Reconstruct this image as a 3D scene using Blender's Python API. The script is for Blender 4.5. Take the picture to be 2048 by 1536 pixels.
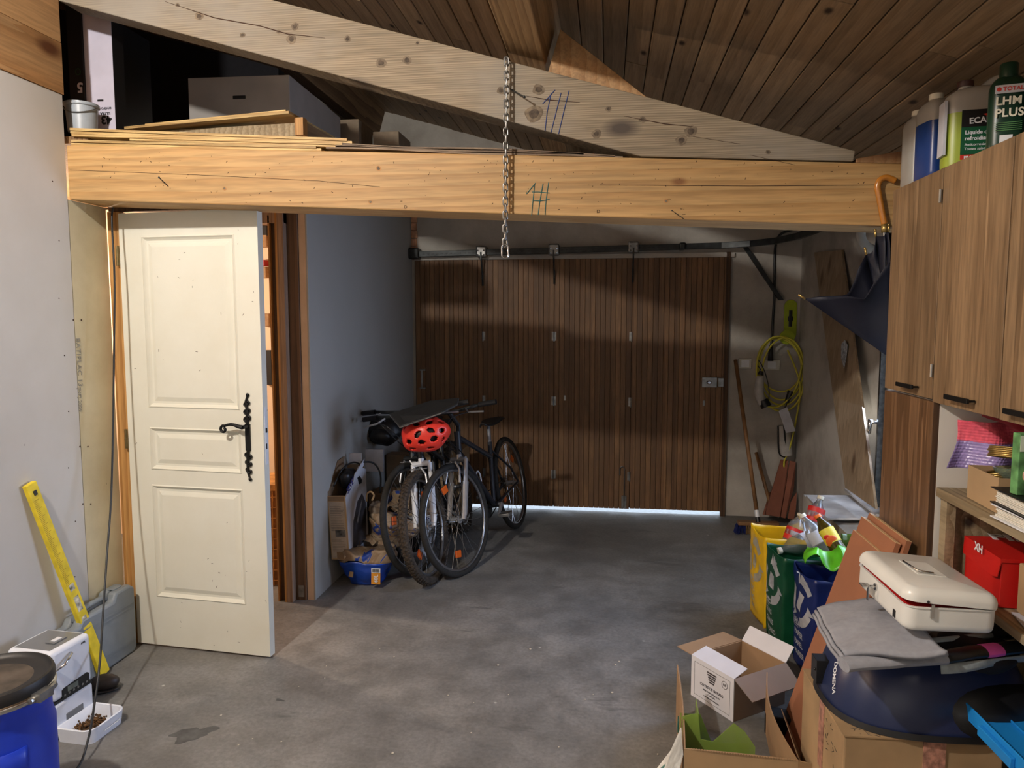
import bpy, bmesh, math, random
from mathutils import Vector, Matrix, Euler, noise
random.seed(7)
SC = bpy.context.scene
for o in list(bpy.data.objects): bpy.data.objects.remove(o)
COL = SC.collection

# ------------------------------------------------------------------ camera
CAMH, FPX, YAW, PITCH = 1.55, 1450.0, math.radians(7.5), math.radians(5.05)
cd = bpy.data.cameras.new('camera'); cam = bpy.data.objects.new('camera', cd); COL.objects.link(cam)
cam.location = (0, 0, CAMH); cam.rotation_euler = (math.pi/2 - PITCH, 0, YAW)
cd.sensor_width = 36; cd.lens = FPX/2048*36; cd.clip_start = .02; cd.clip_end = 100
SC.camera = cam
_fw = Vector((-math.sin(YAW)*math.cos(PITCH), math.cos(YAW)*math.cos(PITCH), -math.sin(PITCH)))
_rt = Vector((math.cos(YAW), math.sin(YAW), 0)); _up = _rt.cross(_fw)
def P(px, py, X=None, Y=None, Z=None):
    """photo measurement -> world point on the plane X=, Y= or Z="""
    d = _rt*((px-1024)/FPX) - _up*((py-768)/FPX) + _fw
    t = X/d.x if X is not None else (Y/d.y if Y is not None else (Z-CAMH)/d.z)
    return Vector((0, 0, CAMH)) + d*t

# ------------------------------------------------------------------ world and lights
w = bpy.data.worlds.new('world'); SC.world = w; w.use_nodes = True
bg = w.node_tree.nodes['Background']; bg.inputs[0].default_value = (.75, .86, 1, 1); bg.inputs[1].default_value = 3.2
def light(name, kind, loc, energy, color, size=.1, size_y=None, rot=(0, 0, 0)):
    l = bpy.data.lights.new(name, kind); l.energy = energy; l.color = color
    if kind == 'AREA':
        l.shape = 'RECTANGLE' if size_y else 'SQUARE'; l.size = size
        if size_y: l.size_y = size_y
    else: l.shadow_soft_size = size
    o = bpy.data.objects.new(name, l); COL.objects.link(o); o.location = loc; o.rotation_euler = rot
    return o
R90 = math.pi/2
light('ceiling_bulb', 'POINT', (-1.72, .62, 3.04), 262, (1, .95, .885), .045)
light('side_window_light', 'AREA', (1.41, 3.5, 1.15), 14, (.53, .67, 1), .7, .9, (0, math.radians(80), math.radians(14))).data.spread = math.radians(112)
light('side_door_light', 'AREA', (1.41, 4.22, 1.05), 4.5, (.62, .76, 1), .25, .5, (0, math.radians(38), 0)).data.spread = math.radians(100)
light('rear_fill_light', 'AREA', (-.2, -2.3, 1.6), 10, (1, .96, .9), 2.6, 1.6, (R90, 0, 0))  # added soft fill from behind the camera; the rear wall is closed
light('side_room_lamp', 'POINT', (-3.3, 3.98, 1.75), 95, (1, .77, .56), .06)
light('right_area_light', 'AREA', (1.12, .7, 1.9), 4, (1, .92, .82), .3, .9, (0, math.radians(-8), 0))  # unseen weak warm area light above the right side, no fixture
SC.view_settings.view_transform = 'Standard'; SC.view_settings.look = 'None'
SC.view_settings.gamma = 1; SC.view_settings.exposure = 0.0; SC.view_settings.use_curve_mapping = False

# ------------------------------------------------------------------ materials
def srgb(c):
    return tuple((v/255/12.92 if v/255 <= .04045 else ((v/255+.055)/1.055)**2.4) for v in c) + (1,)
class NT:
    def __init__(s, name):
        s.m = bpy.data.materials.new(name); s.m.use_nodes = True; s.t = s.m.node_tree; s.n = s.t.nodes
        s.b = s.n['Principled BSDF']
    def new(s, k, **kw):
        q = s.n.new(k)
        for a, v in kw.items(): setattr(q, a, v)
        return q
    def l(s, a, b): s.t.links.new(a, b)
    def coord(s, scale=(1, 1, 1), rnd=True, kind='Object', rot=(0, 0, 0)):
        tc = s.new('ShaderNodeTexCoord'); mp = s.new('ShaderNodeMapping')
        mp.inputs['Scale'].default_value = scale; mp.inputs['Rotation'].default_value = rot
        s.l(tc.outputs[kind], mp.inputs['Vector'])
        if rnd:
            oi = s.new('ShaderNodeObjectInfo'); mu = s.new('ShaderNodeMath', operation='MULTIPLY'); mu.inputs[1].default_value = 37
            cx = s.new('ShaderNodeCombineXYZ'); s.l(oi.outputs['Random'], mu.inputs[0])
            for i in range(3): s.l(mu.outputs[0], cx.inputs[i])
            s.l(cx.outputs[0], mp.inputs['Location'])
        return mp.outputs[0]
    def noise(s, vec, scale, detail=3, rough=.5, dist=0):
        q = s.new('ShaderNodeTexNoise'); q.inputs['Scale'].default_value = scale; q.inputs['Detail'].default_value = detail
        q.inputs['Roughness'].default_value = rough; q.inputs['Distortion'].default_value = dist
        s.l(vec, q.inputs['Vector']); return q.outputs['Fac']
    def ramp(s, fac, stops, interp='LINEAR'):
        q = s.new('ShaderNodeValToRGB'); cr = q.color_ramp; cr.interpolation = interp
        while len(cr.elements) < len(stops): cr.elements.new(.5)
        for e, (p, c) in zip(cr.elements, stops): e.position = p; e.color = c if len(c) == 4 else srgb(c)
        s.l(fac, q.inputs[0]); return q.outputs[0]
    def mix(s, fac, a, b, mode='MIX'):
        q = s.new('ShaderNodeMix', data_type='RGBA', blend_type=mode)
        for k, v in ((0, fac), (6, a), (7, b)):
            if hasattr(v, 'links'): s.l(v, q.inputs[k])
            elif k == 0: q.inputs[0].default_value = v
            else: q.inputs[k].default_value = v if len(v) == 4 else srgb(v)
        return q.outputs[2]
    def bump(s, h, strength=.3, dist=.002):
        q = s.new('ShaderNodeBump'); q.inputs['Strength'].default_value = strength; q.inputs['Distance'].default_value = dist
        s.l(h, q.inputs['Height']); s.l(q.outputs[0], s.b.inputs['Normal'])
def plain(name, c, rough=.5, metal=0, var=.08, nscale=30, bump=0, coat=0, emit=0, alpha=1, trans=0, rnd=True, detail=3):
    t = NT(name); b = t.b
    col = srgb(c); v = t.coord(rnd=rnd); f = t.noise(v, nscale, detail)
    lo = tuple(x*(1-var*1.6) for x in col[:3])+(1,); hi = tuple(min(1, x*(1+var)) for x in col[:3])+(1,)
    t.l(t.ramp(f, [(.3, lo), (.7, hi)]), b.inputs['Base Color'])
    b.inputs['Roughness'].default_value = rough; b.inputs['Metallic'].default_value = metal
    if bump: t.bump(f, bump, .002)
    if coat: b.inputs['Coat Weight'].default_value = coat
    if emit: b.inputs['Emission Color'].default_value = col; b.inputs['Emission Strength'].default_value = emit
    if alpha < 1: b.inputs['Alpha'].default_value = alpha
    if trans: b.inputs['Transmission Weight'].default_value = trans
    return t.m
def wood(name, light_, dark, axis='X', rough=.6, grain=1.0, knots=.0, ring=1.0, var=.25, stain=None, bump=.25, knotc=(40, 26, 16), coat=0, flat='Y', knotscale=2.2, kp='XZ', fc=.75):
    """axis: the grain direction in object space"""
    t = NT(name); b = t.b; k = .06
    s = {'X': (k, 1, 1), 'Y': (1, k, 1), 'Z': (1, 1, k)}[axis]
    v = t.coord(s)
    warp = t.noise(v, 5, 2, .5)
    fine = t.noise(v, 160*grain, 2, .6)
    # growth rings: distorted bands
    q = t.new('ShaderNodeTexWave', wave_type='BANDS', bands_direction={'X': 'Z', 'Y': 'X', 'Z': 'X'}[axis], wave_profile='SAW')
    q.inputs['Scale'].default_value = 14*ring; q.inputs['Distortion'].default_value = 7; q.inputs['Detail'].default_value = 2
    q.inputs['Detail Scale'].default_value = .9
    t.l(v, q.inputs['Vector'])
    c1 = t.mix(t.ramp(q.outputs['Fac'], [(.25, (0, 0, 0, 1)), (1, (1, 1, 1, 1))]), light_, dark)
    c2 = t.mix(t.ramp(fine, [(.35, (fc, fc, fc, 1)), (.62, (1, 1, 1, 1))]), (0, 0, 0), c1)
    oi = t.new('ShaderNodeObjectInfo'); hs = t.new('ShaderNodeHueSaturation')
    mr = t.new('ShaderNodeMapRange'); mr.inputs[3].default_value = 1-var; mr.inputs[4].default_value = 1+var*.6
    t.l(oi.outputs['Random'], mr.inputs[0]); t.l(mr.outputs[0], hs.inputs['Value']); t.l(c2, hs.inputs['Color'])
    col = hs.outputs[0]
    big = t.noise(v, 3.5, 3, .6)
    col = t.mix(t.ramp(big, [(.35, (.72, .72, .72, 1)), (.7, (1, 1, 1, 1))]), (0, 0, 0), col)
    if stain:
        sn = t.noise(t.coord((.6, .6, .6)), 3.2, 4, .6)
        col = t.mix(t.ramp(sn, [(.42, (0, 0, 0, 1)), (.68, (.8, .8, .8, 1))]), col, stain)
    if knots:
        sv = {'X': (.5, 1, 1), 'Y': (1, .5, 1), 'Z': (1, 1, .5)}[axis]
        vo = t.new('ShaderNodeTexVoronoi', voronoi_dimensions='2D'); vo.inputs['Scale'].default_value = knotscale
        vc = t.coord(sv); sx = t.new('ShaderNodeSeparateXYZ'); cx2 = t.new('ShaderNodeCombineXYZ'); t.l(vc, sx.inputs[0])
        t.l(sx.outputs['XYZ'.index(kp[0])], cx2.inputs[0]); t.l(sx.outputs['XYZ'.index(kp[1])], cx2.inputs[1])
        t.l(cx2.outputs[0], vo.inputs['Vector'])
        kf = t.ramp(vo.outputs['Distance'], [(.0, (1, 1, 1, 1)), (.035*knots, (1, 1, 1, 1)), (.1*knots, (0, 0, 0, 1))])
        col = t.mix(kf, col, knotc)
    t.l(col, b.inputs['Base Color']); b.inputs['Roughness'].default_value = rough
    if coat: b.inputs['Coat Weight'].default_value = coat; b.inputs['Coat Roughness'].default_value = .25
    t.bump(fine, bump, .0015)
    return t.m
def plaster(name, base, dirt, amount=.5, scale=1.6, rough=.85, bump=.25, specks=True):
    t = NT(name); b = t.b
    v = t.coord(rnd=False); n1 = t.noise(v, scale, 6, .62); n2 = t.noise(v, 42, 4, .6)
    c = t.mix(t.ramp(n1, [(.38, (0, 0, 0, 1)), (.75, (amount, amount, amount, 1))]), base, dirt)
    if specks:
        vo = t.new('ShaderNodeTexVoronoi'); vo.inputs['Scale'].default_value = 9; t.l(t.coord((1, 1, .55), False), vo.inputs['Vector'])
        c = t.mix(t.ramp(vo.outputs['Distance'], [(.0, (.6, .6, .6, 1)), (.018, (.4, .4, .4, 1)), (.03, (0, 0, 0, 1))]), c, tuple(x*.35 for x in base))
    t.l(c, b.inputs['Base Color']); b.inputs['Roughness'].default_value = rough
    t.bump(n2, bump, .003); return t.m
def concrete():
    t = NT('concrete_floor'); b = t.b; v = t.coord(rnd=False)
    n1 = t.noise(v, 1.1, 7, .62, .3); n2 = t.noise(v, 5.5, 6, .65); n3 = t.noise(v, 60, 4, .6)
    c = t.ramp(n1, [(.3, (98, 98, 97)), (.5, (130, 129, 126)), (.68, (152, 149, 144))])
    c = t.mix(t.ramp(n2, [(.35, (.5, .5, .5, 1)), (.6, (1, 1, 1, 1))]), (90, 88, 84), c)
    st = t.noise(t.coord((.5, 1.6, 1), False, rot=(0, 0, .5)), 3.1, 5, .7)
    c = t.mix(t.ramp(st, [(.60, (0, 0, 0, 1)), (.66, (.5, .5, .5, 1))]), c, (84, 82, 80))
    # white paint specks
    vo = t.new('ShaderNodeTexVoronoi'); vo.inputs['Scale'].default_value = 4.5; t.l(t.coord((1, 1, 1), False), vo.inputs['Vector'])
    c = t.mix(t.ramp(vo.outputs['Distance'], [(.0, (1, 1, 1, 1)), (.02, (1, 1, 1, 1)), (.04, (0, 0, 0, 1))]), c, (190, 188, 180))
    c = t.mix(t.ramp(n3, [(.3, (.68, .68, .68, 1)), (.7, (1, 1, 1, 1))]), (46, 46, 45), c)
    t.l(c, b.inputs['Base Color'])
    t.l(t.ramp(n2, [(.3, (.45, .45, .45, 1)), (.7, (.75, .75, .75, 1))]), b.inputs['Roughness'])
    wa = t.new('ShaderNodeTexVoronoi'); wa.inputs['Scale'].default_value = 55; t.l(v, wa.inputs['Vector'])
    ad = t.new('ShaderNodeMath', operation='ADD'); t.l(n3, ad.inputs[0]); t.l(wa.outputs['Distance'], ad.inputs[1])
    t.bump(ad.outputs[0], .3, .002); return t.m

M = {}
M['concrete'] = concrete()
M['board_white'] = plaster('white_plasterboard', (204, 202, 198), (178, 172, 162), .5, 1.2, .7, .05)
M['board_cream'] = plaster('cream_plasterboard', (214, 204, 172), (178, 166, 132), .7, 3, .75, .08)
M['board_grey'] = plaster('grey_plasterboard', (168, 166, 160), (146, 144, 138), .4, 1, .8, .05)
M['render'] = plaster('rough_render', (190, 184, 174), (128, 120, 110), .8, 1.8, .9, .6)
M['render_r'] = plaster('rough_render_right', (188, 184, 176), (122, 112, 102), .8, 2.4, .9, .5)
M['beam'] = wood('pine_beam', (196, 158, 104), (182, 140, 86), 'X', .6, .5, .25, .5, .05, None, .2, (120, 80, 44), knotscale=1.3)
M['rafter'] = wood('grey_pine', (156, 140, 116), (122, 108, 88), 'X', .75, .6, 1.1, 2.6, .05, (140, 134, 124), .35, (72, 62, 54), knotscale=2.6)
M['rough_timber'] = wood('rough_timber', (150, 118, 82), (104, 76, 48), 'Y', .8, .6, .7, 1, .1)
M['purlin'] = wood('purlin_pine', (184, 152, 110), (150, 118, 80), 'Y', .7, .6, .6, .8, .05)
M['plank'] = wood('ceiling_plank', (170, 141, 108), (154, 125, 92), 'Y', .6, .7, .55, .35, .14, None, .15, (46, 28, 16), knotscale=3.2, kp='XY')
M['slat'] = wood('door_slat', (150, 111, 74), (128, 90, 58), 'Z', .6, 1, 0, .3, .25, (98, 72, 50), .3)
M['darkwood'] = wood('dark_frame_wood', (104, 74, 48), (76, 52, 34), 'Z', .7, 1, 0, .8, .1)
M['jamb'] = wood('jamb_pine', (206, 156, 92), (176, 122, 62), 'Z', .6, .6, .6, .6, .08, None, .15, (80, 50, 24))
M['jamb_pink'] = wood('jamb_dull', (176, 146, 122), (150, 122, 100), 'Z', .7, .6, .3, .6, .05)
M['post_brown'] = wood('old_brown_post', (112, 84, 62), (76, 56, 42), 'Z', .8, .6, .5, .6, .05, (110, 84, 62))
M['header'] = wood('header_pine', (196, 154, 106), (178, 132, 84), 'Y', .6, .5, .8, .5, .06, None, .2, (90, 52, 26), knotscale=1.8, kp='YZ')
M['stack'] = wood('stacked_board', (222, 190, 128), (176, 138, 80), 'X', .6, 1, .2, 1, .2)
M['stack_grey'] = wood('stacked_board_grey', (150, 128, 104), (104, 84, 66), 'X', .7, 1, .2, 1, .15)
M['cabinet'] = wood('walnut_laminate', (164, 134, 100), (136, 108, 78), 'Z', .42, .5, 0, 1.1, .03, None, .05, coat=.12, fc=.66)
M['cabinet_dark'] = wood('walnut_laminate_dark', (148, 112, 80), (118, 86, 58), 'Z', .38, .5, 0, 1.1, .03, None, .05, coat=.18, fc=.66)
M['shelfwood'] = wood('dull_shelf_wood', (176, 158, 126), (146, 126, 94), 'Y', .7, .6, .6, .8, .06)
M['door_white'] = plaster('cream_door_paint', (226, 224, 210), (204, 198, 176), .4, 2.5, .5, .04)
M['steel'] = plain('galvanised_steel', (150, 150, 148), .38, .9, .2, 20)
M['steel_dark'] = plain('dark_steel', (64, 66, 66), .45, .8, .2, 20)
M['chrome'] = plain('chrome', (205, 205, 205), .18, 1, .05)
M['iron'] = plain('black_iron', (16, 15, 15), .5, .4, .1)
M['black'] = plain('black_plastic', (22, 22, 24), .45, 0, .1)
M['rubber'] = plain('black_rubber', (30, 29, 28), .8, 0, .2, 60, .4)
M['white'] = plain('white_plastic', (226, 228, 232), .35, 0, .03)
M['socket'] = plain('socket_plastic', (206, 202, 190), .4, 0, .05)
M['brick'] = plain('pale_brick', (214, 160, 124), .85, 0, .2, 20, .4)
M['brass'] = plain('aged_brass', (140, 122, 84), .4, .9, .15)
M['pencil_blue'] = plain('blue_chalk', (40, 62, 120), .8)
M['pencil_teal'] = plain('teal_chalk', (34, 96, 96), .8)
M['darkmark'] = plain('dark_mark', (60, 36, 22), .9)
M['ink_grey'] = plain('grey_ink', (150, 146, 134), .8)

# ------------------------------------------------------------------ builders
class MB:
    def __init__(s): s.bm = bmesh.new()
    def _x(s, vs, mat):
        if mat is not None: bmesh.ops.transform(s.bm, matrix=mat, verts=vs)
    def box(s, x0, x1, y0, y1, z0, z1, mat=None):
        r = bmesh.ops.create_cube(s.bm, size=1)['verts']
        bmesh.ops.transform(s.bm, matrix=Matrix.Translation(((x0+x1)/2, (y0+y1)/2, (z0+z1)/2)) @ Matrix.Diagonal((abs(x1-x0), abs(y1-y0), abs(z1-z0), 1)), verts=r)
        s._x(r, mat); return s
    def hexa(s, pts):
        """8 corners: bottom ring 4, top ring 4"""
        v = [s.bm.verts.new(p) for p in pts]
        for f in ((3, 2, 1, 0), (4, 5, 6, 7), (0, 1, 5, 4), (1, 2, 6, 5), (2, 3, 7, 6), (3, 0, 4, 7)): s.bm.faces.new([v[i] for i in f])
        return s
    def prism(s, pts, vec):
        vec = Vector(vec); a = [s.bm.verts.new(p) for p in pts]; b = [s.bm.verts.new(Vector(p)+vec) for p in pts]; n = len(pts)
        s.bm.faces.new(a[::-1]); s.bm.faces.new(b)
        for i in range(n): s.bm.faces.new((a[i], a[(i+1) % n], b[(i+1) % n], b[i]))
        return s
    def quad(s, *p): s.bm.faces.new([s.bm.verts.new(q) for q in p]); return s
    def tube(s, pts, r, n=8, closed=False, caps=True, flat=1.0):
        pts = [Vector(p) for p in pts]; rs = r if isinstance(r, (list, tuple)) else [r]*len(pts); L = len(pts)
        rings = []; up = None
        for i, p in enumerate(pts):
            if closed: d = (pts[(i+1) % L]-pts[i-1])
            else: d = pts[min(i+1, L-1)]-pts[max(i-1, 0)]
            d = d.normalized() if d.length > 1e-9 else Vector((0, 0, 1))
            if up is None: up = Vector((0, 0, 1)) if abs(d.z) < .9 else Vector((0, 1, 0))
            u = (up - d*up.dot(d)); u = u.normalized() if u.length > 1e-6 else d.orthogonal().normalized()
            up = u; v = d.cross(u)
            rings.append([s.bm.verts.new(p + (u*math.cos(2*math.pi*k/n)*flat + v*math.sin(2*math.pi*k/n))*rs[i]) for k in range(n)])
        for i in range(L if closed else L-1):
            a, b = rings[i], rings[(i+1) % L]
            for k in range(n): s.bm.faces.new((a[k], a[(k+1) % n], b[(k+1) % n], b[k]))
        if caps and not closed: s.bm.faces.new(rings[0][::-1]); s.bm.faces.new(rings[-1])
        return s
    def lathe(s, prof, n=24, mat=None, cap=True, sx=1, sy=1, sq=2.0):
        """prof: list of (r, z); sq>2 gives a squircle section"""
        rings = []
        for r, z in prof:
            ring = []
            for k in range(n):
                a = 2*math.pi*k/n; c, q = math.cos(a), math.sin(a)
                if sq != 2: m = (abs(c)**sq+abs(q)**sq)**(-1/sq); c *= m; q *= m
                ring.append(s.bm.verts.new((r*c*sx, r*q*sy, z)))
            rings.append(ring)
        for a, b in zip(rings, rings[1:]):
            for k in range(n): s.bm.faces.new((a[k], a[(k+1) % n], b[(k+1) % n], b[k]))
        if cap: s.bm.faces.new(rings[0][::-1]); s.bm.faces.new(rings[-1])
        s._x([v for r in rings for v in r], mat); return s
    def grid(s, fn, nu, nv, closeu=False):
        g = [[s.bm.verts.new(fn(i/nu, j/nv)) for j in range(nv+1)] for i in range(nu if closeu else nu+1)]
        m = nu
        for i in range(m):
            for j in range(nv):
                a, b = g[i], g[(i+1) % len(g)]
                s.bm.faces.new((a[j], b[j], b[j+1], a[j+1]))
        return s
    def ball(s, c, r, sc=(1, 1, 1), u=14, v=9, mat=None):
        q = bmesh.ops.create_uvsphere(s.bm, u_segments=u, v_segments=v, radius=r)['verts']
        bmesh.ops.transform(s.bm, matrix=Matrix.Translation(c) @ Matrix.Diagonal((*sc, 1)), verts=q); s._x(q, mat); return s
    def crumple(s, amp, freq=8, seed=0, keep=None):
        for v in s.bm.verts:
            if keep and keep(v.co): continue
            d = noise.noise_vector(v.co*freq+Vector((seed, seed*1.3, 0)))
            v.co += d*amp
        return s
    def build(s, name, mat, parent=None, smooth=False, bevel=0, seg=2, solid=0, sub=0, clean=True):
        bm = s.bm
        if clean: bmesh.ops.recalc_face_normals(bm, faces=bm.faces)
        me = bpy.data.meshes.new(name); bm.to_mesh(me); bm.free()
        if isinstance(mat, str): mat = M[mat]
        me.materials.append(mat)
        o = bpy.data.objects.new(name, me); COL.objects.link(o)
        if parent is not None: o.parent = parent
        if solid: md = o.modifiers.new('s', 'SOLIDIFY'); md.thickness = solid; md.offset = 0
        if bevel: md = o.modifiers.new('b', 'BEVEL'); md.width = bevel; md.segments = seg; md.limit_method = 'ANGLE'; md.angle_limit = .6
        if sub: md = o.modifiers.new('u', 'SUBSURF'); md.levels = sub; md.render_levels = sub
        if smooth:
            for p in me.polygons: p.use_smooth = True
            if smooth == 'auto': me.set_sharp_from_angle(angle=.6)
        return o
def tag(o, label, cat, group=None, kind=None):
    if label: o['label'] = label
    if cat: o['category'] = cat
    if group: o['group'] = group
    if kind: o['kind'] = kind
    return o
def thing(name, label, cat, loc=(0, 0, 0), rz=0, group=None, rot=None):
    o = bpy.data.objects.new(name, None); COL.objects.link(o); o.empty_display_size = .05
    o.location = loc; o.rotation_euler = rot if rot else (0, 0, rz)
    return tag(o, label, cat, group)
def struct(o): o['kind'] = 'structure'; return o
def sroot(name):
    o = bpy.data.objects.new(name, None); COL.objects.link(o); o['kind'] = 'structure'; return o
def frame(origin, xdir, ydir):
    """matrix whose X,Y axes are given (Z = X x Y)"""
    x = Vector(xdir).normalized(); y = Vector(ydir); y = (y-x*x.dot(y)).normalized(); z = x.cross(y)
    m = Matrix((x, y, z)).transposed().to_4x4(); m.translation = Vector(origin); return m
def text(s, size, mat, parent, mtx, name='lettering', depth=.0004, align='LEFT', bold=0, space=1, shear=0, sx=1):
    """flat lettering in the XY plane of mtx (in the parent's space)"""
    c = bpy.data.curves.new(name, 'FONT'); c.body = s; c.size = size; c.extrude = depth; c.align_x = align
    c.offset = bold; c.space_character = space; c.shear = shear; c.resolution_u = 3
    t = bpy.data.objects.new(name, c); COL.objects.link(t)
    me = bpy.data.meshes.new_from_object(t.evaluated_get(bpy.context.evaluated_depsgraph_get()))
    bpy.data.objects.remove(t); bpy.data.curves.remove(c)
    if sx != 1: me.transform(Matrix.Diagonal((sx, 1, 1, 1)))
    me.transform(mtx); me.materials.clear(); me.materials.append(M[mat] if isinstance(mat, str) else mat)
    me.name = name; o = bpy.data.objects.new(name, me); COL.objects.link(o)
    if parent is not None: o.parent = parent
    return o
def conform(objs, target, axis, off=.0012, reach=.25):
    """lay flat print onto a curved surface: project its vertices along axis (parent space) onto target"""
    from mathutils.bvhtree import BVHTree
    tm = target.data; bv = BVHTree.FromPolygons([v.co for v in tm.vertices], [p.vertices for p in tm.polygons]); d = Vector(axis).normalized()
    for o in objs:
        bmq = bmesh.new(); bmq.from_mesh(o.data)
        bmesh.ops.triangulate(bmq, faces=bmq.faces)
        for _ in range(3):
            long_ = [e for e in bmq.edges if e.calc_length() > .010]
            if long_: bmesh.ops.subdivide_edges(bmq, edges=long_, cuts=1)
            bmesh.ops.triangulate(bmq, faces=bmq.faces)
        bmq.to_mesh(o.data); bmq.free()
        for v in o.data.vertices:
            h = bv.ray_cast(v.co-d*reach, d)
            if h[0] is not None: v.co = h[0]-d*off
def join_text(lines, size, mat, parent, mtx, dy=1.25, name='lettering', **kw):
    for i, s in enumerate(lines): text(s, size, mat, parent, mtx @ Matrix.Translation((0, -i*size*dy, 0)), name, **kw)
# ================================================================== THE SETTING
XL, XP, YB, XR = -2.28, -1.59, 5.83, 1.46      # left wall, partition face, back wall, right wall
def ceil_z(x): return 2.70 - .293*x
fl = struct(MB().box(-4.6, 2.2, -2.6, YB+.0, -.12, 0).build('floor', 'concrete'))
M['damp'] = plain('damp_stain', (86, 86, 85), .6, 0, .2, 30)
def stain(px, py, rx, ry, rot):
    c = P(px, py, Z=0); n = 40; pts = []
    for i in range(n):
        a = 2*math.pi*i/n; k = 1+.22*math.sin(3*a+1)+.12*math.sin(5*a)+.08*math.sin(9*a+px); x, y = rx*k*math.cos(a), ry*k*math.sin(a)
        pts.append((c.x+x*math.cos(rot)-y*math.sin(rot), c.y+x*math.sin(rot)+y*math.cos(rot), .0002))
    m = MB(); m.prism(pts, (0, 0, .0004)); m.build('damp_stain', 'damp', fl)
stain(385, 1468, .075, .045, .5); stain(425, 1300, .03, .012, .2); stain(560, 1400, .02, .008, -.3)
M['ground'] = plain('outside_ground', (190, 196, 200), .9)
struct(MB().box(-3, 4, YB+.001, 12, -.2, -.03).build('floor_outside', 'ground'))
# left wall: white boards, cream board, timber header above
wl = sroot('wall_left')
MB().box(XL-.09, XL, -2.6, -.35, 0, 2.49).build('panel', 'board_white', wl)
MB().box(XL-.09, XL, -.347, 1.36, 0, 2.49).build('panel', 'board_white', wl)
MB().box(XL-.09, XL, 1.363, 2.862, 0, 2.49).build('panel', 'board_white', wl)
p = MB().box(XL-.09, XL-.001, 2.866, 3.10, 0, 2.06).build('panel', 'board_cream', wl); p['label'] = 'narrow cream plasterboard strip'
MB().box(XL-.10, XL+.004, -2.6, 2.868, 2.492, 2.70).build('timber', 'header', wl)
MB().box(XL-.10, XL+.002, -2.6, 2.868, 2.703, 3.36).build('timber', 'header', wl)
b = MB()
for y in (.9, 1.2, 1.5): pass
for py in (640, 893, 1008):
    for px in (138+ (py-400)*.052-4, 152+(py-400)*.052-2):
        q = P(px, py, X=XL); b.ball((XL+.0005, q.y, q.z), .004, (.4, 1, 1), 8, 5)
for i in range(9): b.ball((XL+.0005, 2.80+random.uniform(-.02, .02), .2+i*.24), .003, (.4, 1, 1), 8, 5)
b.build('screw_head', 'darkmark', wl)['kind'] = 'stuff'
q = P(152, 676, X=XL); text('BATIPLAC 13', .034, 'ink_grey', wl, frame((XL+.0006, q.y, q.z), (0, .0, -1), (0, 1, 0)), bold=.0004, space=1.1)
q = P(155, 770, X=XL); m = frame((XL+.0006, q.y, q.z-.01), (0, 0, -1), (0, 1, 0)); text('[NF] 2009', .026, 'ink_grey', wl, m)
# back wall with the garage door opening
DX0, DX1, DZ = -1.565, .93, 2.05
wb = MB(); wb.box(-4.6, DX0, YB, YB+.2, 0, 4.2); wb.box(DX1, 2.2, YB, YB+.2, 0, 4.2); wb.box(DX0, DX1, YB, YB+.2, DZ, 4.2)
struct(wb.build('wall_back', 'render'))
# right wall with a window opening
wr = MB(); WY0, WY1, WZ0, WZ1 = 2.93, 3.86, .42, 1.95
wr.box(XR, XR+.2, -2.6, WY0, 0, 2.9); wr.box(XR, XR+.2, WY1, YB, 0, 2.9); wr.box(XR, XR+.2, WY0, WY1, 0, WZ0); wr.box(XR, XR+.2, WY0, WY1, WZ1, 2.9)
struct(wr.build('wall_right', 'render_r'))
win = sroot('window_1')
f = MB(); f.box(XR+.05, XR+.1, WY0, WY0+.05, WZ0, WZ1); f.box(XR+.05, XR+.1, WY1-.05, WY1, WZ0, WZ1); f.box(XR+.05, XR+.1, WY0, WY1, WZ0, WZ0+.05); f.box(XR+.05, XR+.1, WY0, WY1, WZ1-.05, WZ1)
f.build('window_frame', 'white', win)
M['glass'] = plain('window_glass', (235, 240, 245), .03, trans=1, var=0); 
MB().box(XR+.072, XR+.078, WY0+.05, WY1-.05, WZ0+.05, WZ1-.05).build('pane', 'glass', win)
# rear of the room, closed from side to side
wk = MB(); wk.box(-2.4, 1.7, -2.8, -2.6, 0, 3.6)
struct(wk.build('wall_rear', 'render'))
# ceiling planks and purlin
cr = sroot('ceiling')
sl = math.atan(.293); pw = .098; cs = math.cos(sl)
th = .018; tx = Vector((cs, 0, -math.sin(sl))); tn = Vector((math.sin(sl), 0, cs))
x0 = -4.45; i = 0
random.seed(11)
while x0 < 1.75:
    a = Vector((x0, 0, ceil_z(x0)))
    y = -2.6 + random.uniform(-.0, 1.2)
    cuts = [-2.6]
    if x0 < -2.4: cuts = [2.4, YB+.05]
    else:
        c = random.uniform(1.6, 4.6); cuts += [c]
        if c < 3.2 and random.random() < .6: cuts += [c+random.uniform(1.1, 2.2)]
        cuts += [YB+.05]
    for y0, y1 in zip(cuts, cuts[1:]):
        off = random.uniform(-.002, .002)
        m = MB(); A = a + tn*off; W = pw-.004
        c0 = [(0, 0), (.003, -.0035), (W-.003, -.0035), (W, 0), (W, th), (0, th)]
        m.prism([A + tx*u + tn*(v) + Vector((0, y0+.0015, 0)) for u, v in c0], (0, y1-y0-.003, 0))
        m.build('plank', 'plank', cr)
    x0 += pw*cs; i += 1
struct(MB().prism([(-4.6, -2.7, ceil_z(-4.6)+.03), (2.2, -2.7, ceil_z(2.2)+.03), (2.2, -2.7, ceil_z(2.2)+.07), (-4.6, -2.7, ceil_z(-4.6)+.07)], (0, 8.9, 0)).build('ceiling_deck', 'rough_timber'))
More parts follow.
